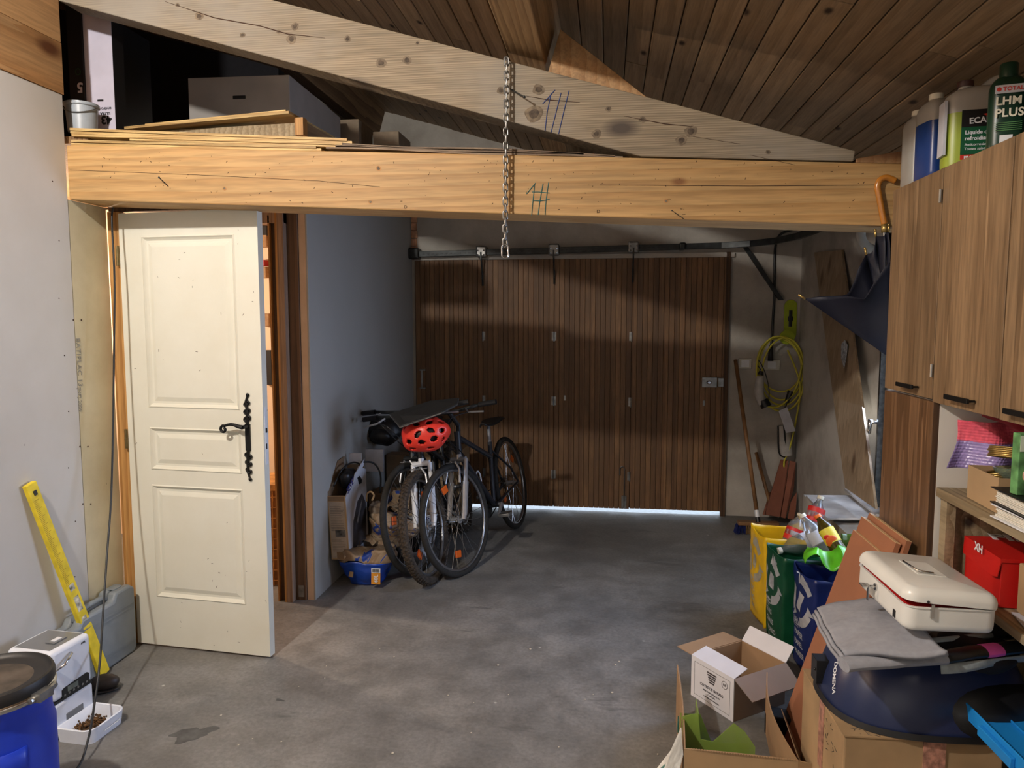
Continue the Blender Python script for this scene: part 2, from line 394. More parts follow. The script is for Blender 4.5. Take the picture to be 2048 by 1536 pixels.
def slopebox(xa, xb, y0, y1, h, lift=0):
    """timber lying under the slope, square to it: from xa to xb, top against the ceiling"""
    a = Vector((xa, y0, ceil_z(xa)-.006)) - tn*lift; b = a + tx*((xb-xa)/cs)
    return MB().prism([a, b, b-tn*h, a-tn*h], (0, y1-y0, 0))
pr = slopebox(-.355, -.205, -2.6, YB, .195).build('purlin', 'purlin', bevel=.004); tag(pr, 'square pine purlin running to the camera above the chain', 'beam')
pr = slopebox(-1.95, -1.80, 2.9, YB, .20).build('purlin', 'rough_timber', bevel=.004); tag(pr, 'dark purlin in the loft behind the white carton', 'beam')
# wedge block behind the purlin
def rt(x): return 2.431 - .293*x
def rb(x): return 2.205 - .293*x
MB_ = MB().prism([(-.245, 2.92, rt(-.245)+.003), (.16, 2.92, rt(.16)+.003), (-.195, 2.92, rt(-.195)+.185)], (0, .09, 0))
tag(MB_.build('wedge_block', M['header'], bevel=.002), 'triangular wooden block wedged between purlin and rafter', 'block')
# rafter and tie beam
YF = 2.87
r = MB(); r.prism([(-2.28, YF, rb(-2.28)), (-1.2, YF, rb(-1.2)), (0.05, YF, rb(.05)), (.12, YF, 2.171), (.89, YF, 2.1315), (.895, YF, rt(.895)), (-2.28, YF, rt(-2.28))], (0, .13, 0))
rf = r.build('rafter', 'rafter', bevel=.004); tag(rf, 'weathered grey sloping rafter above the orange tie beam', 'beam')
tx_ = -.0504
def bt(x): return 2.172 + tx_*(x+.0)
def bb(x): return 1.942 + tx_*(x+.0)+.003
b = MB(); b.prism([(-2.279, YF, bb(-2.279)), (1.455, YF, bb(1.455)), (1.455, YF, bt(1.455)), (-2.279, YF, bt(-2.279))], (0, .205, 0))
bm_ = b.build('tie_beam', 'beam', bevel=.005); tag(bm_, 'orange pine tie beam spanning the whole room', 'beam')
blk = MB().prism([(.90, YF+.002, bt(.9)), (1.2, YF+.002, bt(1.2)), (1.2, YF+.002, 2.185), (.90, YF+.002, 2.142)], (0, .12, 0)).build('end_block', 'header', bevel=.003)
tag(blk, 'short orange wood block on the right end of the tie beam', 'block')
# knots: real dark ovals set in the faces
M['knot'] = plain('knot_wood', (112, 98, 80), .8, 0, .3, 60); M['knot_core'] = plain('knot_core', (78, 66, 54), .85, 0, .3, 80); M['knot_pale'] = plain('knot_pale', (168, 122, 72), .7, 0, .2, 60)
def knots(par, pts, y, m1, m2):
    for px, py, r in pts:
        c = P(px, py, Y=y); R_ = r/1450*3.0; seed = px
        for k, (s, mt, d) in enumerate(((1, m1, .0004), (.55, m2, .0008))):
            n = 16; m = MB(); m.prism([(c.x+R_*s*1.15*(1+.12*math.sin(3*a+seed))*math.cos(a), y, c.z+R_*s*(1+.1*math.sin(2*a+seed))*math.sin(a)) for a in [2*math.pi*i/n for i in range(n)]], (0, -d, 0)); m.build('knot', mt, par)
knots(rf, [(398, 32, 8), (355, 10, 4), (583, 78, 9), (590, 53, 7), (557, 64, 4), (485, 70, 5), (695, 78, 6), (762, 126, 9), (814, 120, 8), (835, 86, 4), (1002, 181, 7), (1077, 179, 10), (1068, 228, 15), (1193, 268, 8), (1217, 218, 5), (1285, 239, 6), (1382, 263, 10), (1363, 281, 9), (1536, 304, 4)], YF, 'knot', 'knot_core')
knots(bm_, [(757, 337, 5), (741, 404, 4), (1332, 402, 4), (449, 377, 4)], YF, 'knot_pale', 'knot')
# chalk marks on rafter and beam
def marks(par, mat, strokes, y):
    for s in strokes:
        m = MB(); m.tube([P(px, py, Y=y) for px, py in s], .0016, 5); m.build('chalk_mark', mat, par)
marks(rf, 'pencil_blue', [[(1110, 180), (1097, 195), (1085, 208)], [(1102, 187), (1094, 225), (1090, 262)], [(1122, 186), (1112, 225), (1102, 265)], [(1138, 181), (1127, 225), (1117, 268)]], YF-.001)
marks(bm_, 'pencil_teal', [[(1071, 366), (1062, 377), (1053, 388)], [(1069, 370), (1066, 400), (1063, 431)], [(1086, 367), (1080, 400), (1076, 430)], [(1097, 365), (1092, 400), (1090, 430)], [(1064, 384), (1078, 384), (1099, 386)], [(1067, 401), (1080, 402), (1099, 399)]], YF-.001)
for px, py in ((812, 412), (1197, 421)): text('D', .018, 'darkmark', bm_, frame(P(px-4, py+5, Y=YF-.0006), (1, 0, 0), (0, 0, 1)))
# nails, splinters and cracks
def nail(par, a, b, r=.0022):
    m = MB(); m.tube([a, b], r, 6); m.ball(b, r*2, u=8, v=5); m.build('nail', 'steel_dark', par)
q = P(1020, 178, Y=YF); nail(rf, q, P(1049, 194, Y=YF-.05), .0026)
q = P(318, 356, Y=YF); nail(bm_, P(337, 373, Y=YF), P(318, 355, Y=YF-.03))
q = P(1345, 424, Y=YF); nail(bm_, P(1368, 438, Y=YF), P(1344, 421, Y=YF-.02), .0014)
random.seed(3); m = MB()
for k in range(150):
    x = random.uniform(-2.2, 1.0); z = random.uniform(bb(x)+.01, bt(x)-.01); a = random.uniform(0, 3.1); l = random.choice((.002, .003, .004, .008))
    m.tube([(x, YF, z), (x+l*math.cos(a), YF, z+l*math.sin(a))], .0011, 4)
m.build('splinter', 'darkmark', bm_)['kind'] = 'stuff'
m = MB()
for pts in ([(330, 3), (430, 36), (520, 52), (575, 68), (650, 76)], [(1052, 192), (1098, 200), (1160, 205)], [(1248, 232), (1330, 248), (1385, 253)], [(1385, 273), (1480, 288)], [(1500, 310), (1590, 330)]):
    m.tube([P(px, py, Y=YF-.0002) for px, py in pts], [.0008]+[.0022]*(len(pts)-2)+[.0008], 5)
m.build('crack', 'darkmark', rf)['kind'] = 'stuff'
m = MB(); m.tube([P(px, py, Y=YF-.0002) for px, py in ((140, 340), (400, 350), (640, 362), (760, 374))], .0009, 4); m.tube([P(px, py, Y=YF-.0002) for px, py in ((1200, 370), (1500, 372), (1765, 370))], .0012, 4)
m.build('crack', 'darkmark', bm_)['kind'] = 'stuff'
# ------------------------------------------------------------------ doorway on the left, room beyond it
MB().box(-2.278, -2.216, 3.102, 3.16, 0, 2.042).build('trim_1', 'jamb', None, bevel=.002)['kind'] = 'structure'
MB().box(-2.279, -1.70, 3.115, 3.15, 2.045, 2.31).build('wall_light_block', 'darkwood')['kind'] = 'structure'  # added to block side room lamp light leaking over the door leaf
# oblique doorway lining: left stud to right jamb
tr = sroot('trim_2')
MB().box(-1.747, -1.736, 3.682, 3.80, 0, 2.12).build('jamb_edge', 'jamb', tr)
MB().box(-1.781, -1.747, 3.712, 3.80, 0, 2.10).build('jamb_rebate', 'darkwood', tr)
MB().box(-1.790, -1.781, 3.69, 3.84, 0, 2.10).build('jamb_inner', 'jamb', tr)
MB().box(-1.736, -1.700, 3.68, 3.733, 0, 2.12).build('jamb_face', 'jamb_pink', tr, bevel=.002)
MB().box(-1.698, -1.640, 3.72, 3.80, 0, 2.32).build('post', 'post_brown', tr, bevel=.002)
m = MB().box(-1.683, -1.652, 3.716, 3.7195, .02, .085)
m.build('post_bracket', 'steel', tr)
MB().box(-2.215, -1.70, 3.69, 3.75, 2.06, 2.16).build('trim_3', 'jamb_pink', None)['kind'] = 'structure'
# partition: plasterboard sheet on posts
wp = sroot('wall_partition')
M['gypsum'] = plaster('raw_gypsum_edge', (206, 180, 156), (176, 150, 128), .5, 8, .9, .2, False)
MB().box(-1.637, XP-.010, 3.73, YB-.002, 0, 2.42).build('panel_core', 'gypsum', wp)
MB().box(XP-.010, XP, 3.730, YB-.002, 0, 2.42).build('panel', 'board_grey', wp, bevel=.002)
# pale bricks at the top of the partition's far end
br = sroot('wall_brick_strip')
for k in range(5):
    MB().box(XP+.002, XP+.048-.004*k % .008, YB-.03, YB-.0005, 2.335-k*.062, 2.335-k*.062+.057).build('brick', 'brick', br, bevel=.003)
# beyond the doorway
M['pinkwall'] = plaster('warm_inner_wall', (232, 208, 182), (206, 176, 148), .5, 2, .9, .1, False)
inner = MB(); inner.box(-4.6, -1.64, 4.75, 4.85, 0, 2.32); inner.box(-4.7, -4.6, 1.9, YB, 0, 2.33); inner.box(-4.6, XL-.10, 1.9, 2.0, 0, 2.33)
M['loft_dark'] = plain('loft_shade', (34, 33, 38), .9)  # near-black colour stands in for the loft's shade
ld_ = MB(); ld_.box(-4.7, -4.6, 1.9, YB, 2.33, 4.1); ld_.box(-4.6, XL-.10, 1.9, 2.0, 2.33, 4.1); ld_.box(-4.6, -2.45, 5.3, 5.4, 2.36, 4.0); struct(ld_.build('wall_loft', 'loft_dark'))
struct(inner.build('wall_inner', 'pinkwall'))
loft = MB(); loft.box(-4.6, -1.64, 3.10, YB, 2.33, 2.36); loft.box(-4.6, -2.2, 2.9, 3.1, 2.30, 2.33)
struct(loft.build('ceiling_loft_floor', 'rough_timber'))
# ------------------------------------------------------------------ white panelled door leaf
dl = sroot('door_2'); dl.location = (-2.213, 3.088, .012); dl.rotation_euler = (0, 0, math.atan2(-.062, .713)); dl['label'] = 'cream panelled door leaf standing ajar'
W, H, T = .700, 2.02, .04
def shadowpanel(x0, x1, z0, z1):
    """raised-and-fielded panel: outer bead, slope, flat field (recessed)"""
    m = MB(); y = 0
    rings = [(0, 0), (.006, -.004), (.012, .003), (.020, .010), (.030, .010), (.045, .0045), (.050, .003)]
    prev = None
    for d, dep in rings:
        r = [m.bm.verts.new(p) for p in ((x0+d, dep, z0+d), (x1-d, dep, z0+d), (x1-d, dep, z1-d), (x0+d, dep, z1-d))]
        if prev:
            for i in range(4): m.bm.faces.new((prev[i], prev[(i+1) % 4], r[(i+1) % 4], r[i]))
        prev = r
    m.bm.faces.new(prev); return m
X0, X1 = .115, .587
panels = [(1.135, 1.915), (.845, 1.045), (.235, .775)]
m = MB(); m.box(0, X0, 0, T, 0, H); m.box(X1, W, 0, T, 0, H)
zz = [0]+[v for p in reversed(panels) for v in p]+[H]
for a, b_ in zip(zz[0::2], zz[1::2]): m.box(X0, X1, 0, T, a, b_)
m.build('door_frame', 'door_white', dl)
for z0, z1 in panels: shadowpanel(X0, X1, z0, z1).build('door_panel', 'door_white', dl)
MB().box(X0, X1, .018, T-.004, .2, 1.95).build('door_core', 'door_white', dl)
m = MB(); m.box(W, W+.0012, .012, .030, 1.04-.15, 1.04+.11); m.build('lock_plate', 'white', dl)
m = MB(); m.box(W+.0012, W+.004, .016, .026, 1.035, 1.055); m.box(W+.0012, W+.002, .017, .025, .96, .985); m.build('latch', 'steel_dark', dl)
for z in (1.83, .985, .12):
    m = MB(); m.tube([(-.008, -.004, z-.045), (-.008, -.004, z+.045)], .0075, 10); m.tube([(-.008, -.004, z-.003), (-.008, -.004, z+.003)], .009, 10); m.build('hinge', 'brass', dl)
# wrought handle with scrolled plate
hd = MB(); hx = W-.075
def scroll(m, c, r0, turns, a0, sgn=1, y=-.006, th=.0045, n=26):
    pts = []
    for i in range(n+1):
        t = i/n; a = a0+sgn*turns*2*math.pi*t; r = r0*(1-t*.78); pts.append((c[0]+r*math.cos(a), y, c[1]+r*math.sin(a)))
    m.tube(pts, th, 6)
hd.box(hx-.012, hx+.012, -.008, 0, .955, 1.075)
for sg, z in ((1, 1.075), (-1, .955)):
    for k in range(3):
        zc = z+sg*(.018+k*.034)
        scroll(hd, (hx-.006, zc), .014-.002*k, 1.1, 0, sg); scroll(hd, (hx+.006, zc+sg*.008), .013-.002*k, 1.1, math.pi, -sg)
    hd.tube([(hx, -.006, z), (hx+.003*sg, -.007, z+sg*.05), (hx-.004, -.006, z+sg*.10), (hx+.004, -.006, z+sg*.128)], [.008, .007, .006, .004], 6)
    hd.ball((hx+.005, -.006, z+sg*.13), .009, (1, .6, 1), 8, 6)
hp = hd.build('handle_plate', 'iron', dl)
lv = MB(); lv.tube([(hx, 0, 1.065), (hx, -.045, 1.065)], .009, 8)
pts = [(hx, -.045, 1.065)]+[(hx-.02-.012*i, -.047, 1.063+.008*math.sin(i*.55)+.006) for i in range(7)]
lv.tube(pts, [.010, .009, .008, .007, .007, .006, .006, .006], 8)
sc = [(hx-.092-.017*math.sin(a)*(1-a/9), -.047, 1.052+.017*math.cos(a)*(1-a/9)+.002) for a in [i*.35 for i in range(18)]]
lv.tube(sc, .0062, 8); lv.build('handle_lever', 'iron', hp)
# scuffs on the leaf
random.seed(5); m = MB()
for k in range(46):
    x = random.uniform(.01, .70); z = random.choice((random.uniform(.02, .5), random.uniform(1.3, 1.9), random.uniform(0, 2)))
    a = random.uniform(0, 3.1); l = random.uniform(.002, .012)
    if X0 < x < X1 and any(p0 < z < p1 for p0, p1 in panels): y = .0026 if (X0+.05 < x < X1-.06 and any(p0+.05 < z < p1-.06 for p0, p1 in panels)) else None
    else: y = -.0004
    if y is None: continue
    m.tube([(x, y, z), (x+l*math.cos(a), y, z+l*math.sin(a))], random.uniform(.0005, .0013), 4)
m.build('scuff', 'darkmark', dl)['kind'] = 'stuff'
# ------------------------------------------------------------------ folding garage door
gd = sroot('door_1'); 
random.seed(21)
leaves = [(DX0+.005, -1.0035), (-1.0015, -.4265), (-.4245, .1865), (.1885, DX1-.002)]
for li, (a, b_) in enumerate(leaves):
    MB().box(b_-.006, b_+.009, YB-.008, YB-.004, .04, 2.03).build('gap_light_block', 'darkwood', gd) if li < 3 else None  # added strip that keeps outside light out of the leaf gap
    lf = bpy.data.objects.new('leaf', None); COL.objects.link(lf); lf.parent = gd; lf.location = (a, YB-.02, .028)
    w_ = b_-a; n = round(w_/.041); sw = w_/n
    zb = .004 if li != 3 else .008
    for k in range(n):
        x = k*sw; d = random.uniform(0, .0025)
        m = MB(); m.prism([(x+.0006, .0035-d, zb), (x+.0022, -.0-d, zb), (x+sw-.0022, -d, zb), (x+sw-.0006, .0035-d, zb), (x+sw-.0012, .02, zb), (x+.0012, .02, zb)], (0, 0, 2.005-zb-random.uniform(0, .004)))
        m.build('slat', 'slat', lf)
    MB().box(0, w_, .021, .035, .01, 2.0).build('backing', 'darkwood', lf)
m = MB()
for x in (-1.0025, -.4255, .1875):
    for z in (1.42, .9, .30):
        m.tube([(x, YB-.026, z-.035), (x, YB-.026, z+.035)], .006, 8); m.box(x-.018, x+.018, YB-.022, YB-.0195, z-.035, z+.035)
        m.ball((x, YB-.026, z-.038), .006, u=8, v=5)
m.build('hinge', 'steel', gd)
m = MB(); m.box(-1.515, -1.497, YB-.055, YB-.048, .99, 1.145)
for z in (.985, 1.135): m.box(-1.527, -1.478, YB-.05, YB-.02, z, z+.013)
m.build('pull_handle', 'steel', gd, bevel=.002)
m = MB(); m.box(.735, .85, YB-.045, YB-.02, 1.025, 1.105); m.box(.858, .90, YB-.045, YB-.02, 1.03, 1.10); lk = m.build('rim_lock', 'steel', gd, bevel=.003)
m = MB(); m.lathe([(.0, 0), (.022, 0), (.02, .02), (.012, .028), (0, .028)], 14, frame((.787, YB-.045, 1.065), (1, 0, 0), (0, 0, 1)) @ Matrix.Diagonal((1, .7, 1, 1)), cap=False); m.build('lock_knob', 'chrome', lk)
for x, z in ((-.335, .925), (.755, .90)):
    m = MB(); m.box(x-.008, x+.008, YB-.03, YB-.02, z-.02, z+.02); m.build('small_plate', 'steel', gd)
m = MB(); x = .145
m.tube([(x, YB-.035, .05), (x, YB-.035, .36)]+[(x-.018+.018*math.cos(a), YB-.035, .36+.02*math.sin(a)) for a in (0, .8, 1.6, 2.4, 3.14)]+[(x-.036, YB-.035, .31)], .0045, 6)
m.box(x-.02, x+.02, YB-.032, YB-.02, .04, .14); m.build('drop_bolt', 'steel', gd)
MB().box(DX0, DX1, YB-.010, YB+.03, 2.0, DZ+.01).build('top_gap_block', 'darkwood')['kind'] = 'structure'  # added to stop daylight leaking in above the slats
# top track: perforated rail along the lintel, curving into the room at the right
rl = sroot('trim_4'); random.seed(2)
ZT = 2.075
path = [(-1.555, YB-.075, ZT), (.30, YB-.075, ZT+.03), (.85, YB-.09, ZT+.038), (1.05, YB-.16, ZT+.042), (1.2, YB-.32, ZT+.044), (1.28, YB-.6, ZT+.044), (1.30, YB-1.0, ZT+.044), (1.30, YB-2.75, ZT+.044)]
def railprof(m, path, w_=.03, h=.046):
    rings = []
    pts = [Vector(p) for p in path]
    for i, p in enumerate(pts):
        d = (pts[min(i+1, len(pts)-1)]-pts[max(i-1, 0)]).normalized(); sd = d.cross(Vector((0, 0, 1))).normalized()
        rings.append([m.bm.verts.new(p+sd*(u*w_/2)+Vector((0, 0, v*h/2))) for u, v in ((-1, -1), (1, -1), (1, 1), (-1, 1))])
    for a, b_ in zip(rings, rings[1:]):
        for k in range(4): m.bm.faces.new((a[k], a[(k+1) % 4], b_[(k+1) % 4], b_[k]))
    m.bm.faces.new(rings[0][::-1]); m.bm.faces.new(rings[-1])
m = MB(); railprof(m, path); m.build('rail', 'steel_dark', rl, bevel=.003)
m = MB()
for i in range(62):
    x = -1.48+i*.037; z = ZT+.03*(x+1.555)/1.855; m.box(x, x+.018, YB-.0935, YB-.09, z-.004, z+.004)
m.build('slot', 'black', rl)['kind'] = 'stuff'
for x in (-1.55, -1.0, -.425, .19, .56):
    z = ZT+.03*(x+1.555)/1.855
    br_ = MB(); s_ = 1 if x < .5 else .6
    br_.box(x-.042*s_, x+.042*s_, YB-.12, YB-.004, z-.038*s_, z+.05*s_); o = br_.build('track_bracket', 'steel' if x > -1.5 and x < .5 else 'steel_dark', rl, bevel=.012)
    if -1.5 < x < .5:
        k = MB()
        for dx in (-.024, .024):
            for dz in (-.022, .012): k.ball((x+dx, YB-.122, z+dz), .007, u=8, v=6)
        k.build('bolt', 'chrome', o)
        k = MB(); k.box(x-.006, x+.006, YB-.128, YB-.12, z-.06, z+.0); k.tube([(x, YB-.05, z-.2), (x, YB-.1, z-.06), (x, YB-.12, z-.02)], .007, 6); k.ball((x, YB-.05, z-.2), .008, u=8, v=6); k.tube([(x, YB-.035, z-.26), (x, YB-.045, z-.15)], .008, 6); k.build('hanger', 'steel_dark', o)
m = MB(); m.prism([(1.02, YB-.012, ZT+.03), (1.055, YB-.012, ZT+.03), (1.33, YB-.012, 1.70), (1.295, YB-.012, 1.70)], (0, -.03, 0)); m.build('brace', 'steel_dark', rl)
MB().box(DX0, -1.475, YB-.014, YB-.001, 0.02, DZ-.01).build('trim_5', 'darkwood')['kind'] = 'structure'
MB().box(DX1-.03, DX1+.004, YB-.03, YB-.001, 0.0, DZ+.02).build('trim_6', 'darkwood')['kind'] = 'structure'
MB().box(DX0-.0, DX1+.03, YB-.03, YB+.0, DZ-.018, DZ+.016).build('trim_7', 'render')['kind'] = 'structure'

# things seen in the room beyond the doorway
for k, (x, y, z, w_, h_, mt, lab) in enumerate([(522, 462, 0, 26, 20, 'black', 'dark box high on the inner room wall, seen past the door'), (524, 482, 0, 22, 24, 'header', 'brown wooden block high on the inner wall, seen past the door'), (526, 526, 0, 11, 12, 'label_r_', 'small red box on the inner wall, seen past the door'), (529, 545, 0, 10, 22, 'header', 'brown strip of wood below the red box on the inner wall'), (534, 640, 0, 12, 26, 'header', 'brown block in the middle of the inner wall'), (538, 735, 0, 14, 70, 'black', 'black bag hanging on the inner wall, seen past the door')]):
    if mt == 'label_r_': M[mt] = plain('small_red', (170, 30, 30), .5)
    q = P(x, y, Y=4.70); a = w_/1450*4.9; b_ = h_/1450*4.9
    o = MB().box(-a, a*.6, -.02, .045, -b_/2, b_/2).build('wall_block', mt, None, bevel=.004); o.location = q; tag(o, lab, 'box')
M['wicker'] = plain('wicker', (206, 150, 84), .6, 0, .2, 30); M['wicker_d'] = plain('wicker_dark', (150, 98, 48), .7, 0, .2, 30)
bq = P(540, 1180, Z=0); hp = thing('wicker_hamper', 'tall wicker hamper in the room beyond the white door', 'basket', (bq.x-.06, 4.08, 0))
m = MB(); m.lathe([(.17, 0), (.17, .56)], 40); m.build('weave', 'wicker_d', hp, smooth='auto')
m = MB()
for k in range(44): a = 2*math.pi*k/44; m.tube([(.173*math.cos(a), .173*math.sin(a), .0), (.173*math.cos(a+.03), .173*math.sin(a+.03), .56)], .0045, 5)
m.build('reeds', 'wicker', hp)['kind'] = 'stuff'
m = MB()
for z in [i*.062+.03 for i in range(9)]: m.tube([(.177*math.cos(a), .177*math.sin(a), z) for a in [i*math.pi/16 for i in range(32)]], .003, 5, closed=True)
m.build('hoops', 'wicker', hp)['kind'] = 'stuff'
m = MB(); m.lathe([(.175, .56), (.182, .565), (.182, .60), (.0, .625)], 32, cap=False); m.build('lid', 'wicker', hp, smooth='auto')
# ================================================================== LEFT FOREGROUND
M['drum_blue'] = plain('blue_drum_plastic', (26, 58, 186), .38, 0, .08, 8)
M['lid_black'] = plain('black_lid', (34, 32, 31), .5, 0, .15, 12)
M['dust'] = plain('dusty_black', (74, 66, 58), .8, 0, .35, 14)
c = P(0, 1352, Z=.53)
c.x -= .035
dr = thing('storage_drum', 'blue plastic drum with black lid and steel clamp ring', 'drum', (c.x, c.y, 0))
m = MB(); m.lathe([(.12, 0), (.148, .006), (.156, .03), (.158, .10), (.163, .12), (.158, .14), (.158, .37), (.150, .40), (.150, .43), (.158, .455), (.158, .475), (.152, .485)], 48); m.build('barrel', 'drum_blue', dr, smooth='auto')
m = MB(); m.lathe([(.154, .470), (.162, .474), (.165, .483), (.162, .492), (.154, .494)], 48, cap=False); m.build('clamp_ring', 'chrome', dr, smooth=True)
m = MB(); m.lathe([(.146, .486), (.158, .490), (.162, .498), (.162, .516), (.158, .526), (.152, .528), (.148, .520), (.138, .513), (0.001, .511)], 48, cap=False); m.build('lid', 'lid_black', dr, smooth='auto')
m = MB(); m.lathe([(.0, .5125), (.1, .5135), (.108, .5125)], 40, cap=False); m.build('lid_dust', 'dust', dr, smooth=True)
m = MB(); a = -.25; m.tube([(.168*math.cos(a+t), .168*math.sin(a+t), .484) for t in (0, .2, .4, .6)], .009, 8); m.box(.155, .185, -.03, .02, .475, .50); m.build('clamp_lever', 'steel', dr)
for s in (-.35,):
    m = MB(); m.grid(lambda u, v: ((.1585+.006*math.sin(math.pi*u))*math.cos(-1.2+u*.9), (.1585+.006*math.sin(math.pi*u))*math.sin(-1.2+u*.9), .26+v*.10), 12, 2); m.build('hand_grip', 'drum_blue', dr, smooth=True, solid=.004)
m = MB(); m.ball((.165, .03, .09), .026, (1, .7, 1)); m.build('side_plug', 'black', dr, smooth=True)
# ---- pet feeder
fx0, fx1, fy0, fy1 = -2.185, -1.99, 2.30, 2.49
M['feeder_white'] = plain('feeder_white', (228, 232, 240), .3, 0, .02)
M['smoke'] = plain('smoked_lid', (120, 122, 124), .15, 0, .08, 6)
M['kibble'] = plain('kibble', (96, 66, 32), .85, 0, .4, 60, .4); M['crumbs'] = plain('kibble_crumbs', (206, 178, 140), .9, 0, .15, 70, .3)
fd = thing('pet_feeder', 'white automatic pet feeder with a food tray in front', 'pet feeder', (fx1, (fy0+fy1)/2, 0), rz=math.radians(-4))
D, Wd = .195, .19
m = MB(); m.box(-D, 0, -Wd/2, Wd/2, .145, .34); m.build('hopper', 'feeder_white', fd, bevel=.018, seg=4, smooth='auto')
m = MB(); m.prism([(-D, -Wd/2, .0), (-.0, -Wd/2, .0), (.0, -Wd/2, .10), (.0, -Wd/2, .138), (-D, -Wd/2, .138)], (0, Wd, 0)); m.build('base', 'feeder_white', fd, bevel=.012, seg=3)
MB().box(-D+.004, -.003, -Wd/2+.003, Wd/2-.003, .137, .147).build('seam', 'black', fd)
lid = MB().box(-D+.020, -.020, -Wd/2+.018, Wd/2-.018, .338, .3412).build('lid', 'smoke', fd, bevel=.004)
m = MB(); m.box(-.085, -.045, -.03, .03, .3425, .346); m.build('lid_catch', 'smoke', lid); MB().box(-.075, -.055, -.018, .018, .346, .3475).build('lid_latch', 'white', lid)
m = MB(); m.prism([(.0005, -.055, .150), (.0005, .075, .150), (.0005, .075, .185), (.0005, .065, .192), (.0005, -.045, .185), (.0005, -.055, .180)], (.002, 0, 0)); cp = m.build('control_panel', 'black', fd)
MB().box(.0026, .0032, -.03, .02, .163, .183).build('display', plain('lcd', (118, 126, 118), .3), cp)
m = MB()
for k in range(6): m.tube([(.0025, -.045+k*.021, .157), (.0042, -.045+k*.021, .157)], .0048, 10)
m.build('button', 'steel', cp)
m = MB(); m.tube([(.004, -.085, .268), (.022, -.06, .285), (.012, -.015, .305), (.004, -.01, .307)], [.008, .010, .008, .004], 8, flat=.6); m.build('front_latch', 'chrome', fd, smooth=True)
m = MB(); m.box(-.02, .012, -.095, -.085, .215, .235); m.build('side_clip', 'chrome', fd, bevel=.002)
text('AWL', .010, 'black', fd, frame((.0006, .045, .312), (0, 1, 0), (0, 0, 1)), bold=.0003)
MB().box(-.012, .0012, -.045, .045, .050, .085).build('chute', 'smoke', fd, bevel=.01)
# tray: rounded dish with walls
def dish(m, x0, x1, y0, y1, z0, h, r=.04, t=.008, slope=.008):
    def ring(d, z, rr):
        out = []
        for cx, cy, a0 in ((x1-rr, y1-rr, 0), (x0+.012, y1-.012, 90), (x0+.012, y0+.012, 180), (x1-rr, y0+rr, 270)):
            q = rr if cx > (x0+x1)/2 else .012
            for k in range(6):
                a = math.radians(a0+k*18); out.append((cx+(q-d)*math.cos(a), cy+(q-d)*math.sin(a), z))
        return [m.bm.verts.new(p) for p in out]
    rs = [ring(slope, z0, r), ring(0, z0+h, r), ring(t*.5, z0+h+.003, r), ring(t, z0+h, r), ring(t+slope, z0+.008, r)]
    for a, b in zip(rs, rs[1:]):
        n = len(a)
        for k in range(n): m.bm.faces.new((a[k], a[(k+1) % n], b[(k+1) % n], b[k]))
    m.bm.faces.new(rs[0][::-1]); m.bm.faces.new(rs[-1])
m = MB(); dish(m, .0, .15, -.095, .095, .0, .055); tray = m.build('tray', 'feeder_white', fd, smooth='auto')
MB().tube([(.154, -.03, .028), (.153, .04, .028), (.145, .06, .028)], .0012, 5).build('tray_line', 'white', tray)
random.seed(9); m = MB()
for k in range(230):
    u, v = random.gauss(0, .030), random.gauss(0, .023)
    m.ball((.052+u*.9, .005+v*1.5+u*.2, .012+abs(random.gauss(0, .008))), random.uniform(.004, .006), (1, 1, .8), 6, 4)
tag(m.build('kibble', 'kibble'), 'heap of brown kibble lying in the white feeder tray', 'pet food', kind='stuff').matrix_world = Matrix.Translation(fd.location) @ Matrix.Rotation(math.radians(-4), 4, 'Z')
m = MB()
for k in range(60): m.ball((.105+random.gauss(0, .012), -.015+random.gauss(0, .03), .010), random.uniform(.003, .006), (1, 1, .3), 6, 4)
tag(m.build('kibble_crumbs', 'crumbs'), 'pale crumbs at the front of the feeder tray', 'pet food', kind='stuff').matrix_world = Matrix.Translation(fd.location) @ Matrix.Rotation(math.radians(-4), 4, 'Z')
# ---- grey tool case standing against the wall
M['case_grey'] = plain('grey_case_plastic', (128, 136, 142), .5, 0, .06, 12)
tc = thing('tool_case', 'grey plastic tool case standing on edge against the left wall', 'case', (-2.272, 2.55, 0))
L, Tc, Hc = .492, .088, .325
def casepoly(y0, x): return [(x, .0, .02), (x, .02, 0), (x, L-.02, 0), (x, L, .02), (x, L, Hc-.02), (x, L-.03, Hc), (x, .365, Hc), (x, .345, Hc-.035), (x, .15, Hc-.035), (x, .13, Hc-.06), (x, .02, Hc-.06), (x, 0, Hc-.08)]
m = MB(); m.prism(casepoly(0, .0), (Tc/2-.001, 0, 0)); m.build('rear_shell', 'case_grey', tc, bevel=.012, seg=3, smooth='auto')
fs = MB().prism([(Tc/2+.001, y, z) for _, y, z in casepoly(0, 0)], (Tc/2, 0, 0)).build('front_shell', 'case_grey', tc, bevel=.012, seg=3, smooth='auto')
m = MB()
for z in (.235, .218): m.prism([(Tc, .02, z), (Tc+.003, .02, z+.002), (Tc+.003, L-.02, z+.002), (Tc, L-.02, z)], (0, 0, .006))
for z in (.06, .045): m.prism([(Tc, .02, z), (Tc+.003, .02, z+.002), (Tc+.003, L-.02, z+.002), (Tc, L-.02, z)], (0, 0, .006))
m.build('rib', 'case_grey', fs)
m = MB(); m.tube([(Tc/2, .15, Hc-.05), (Tc/2, .17, Hc-.012), (Tc/2, .33, Hc-.012), (Tc/2, .352, Hc-.03)], .013, 10, flat=.8); m.build('handle', 'case_grey', tc, smooth=True)
MB().box(Tc/2-.016, Tc/2+.018, .385, .44, Hc-.001, Hc+.004).build('latch', 'case_grey', tc, bevel=.002)
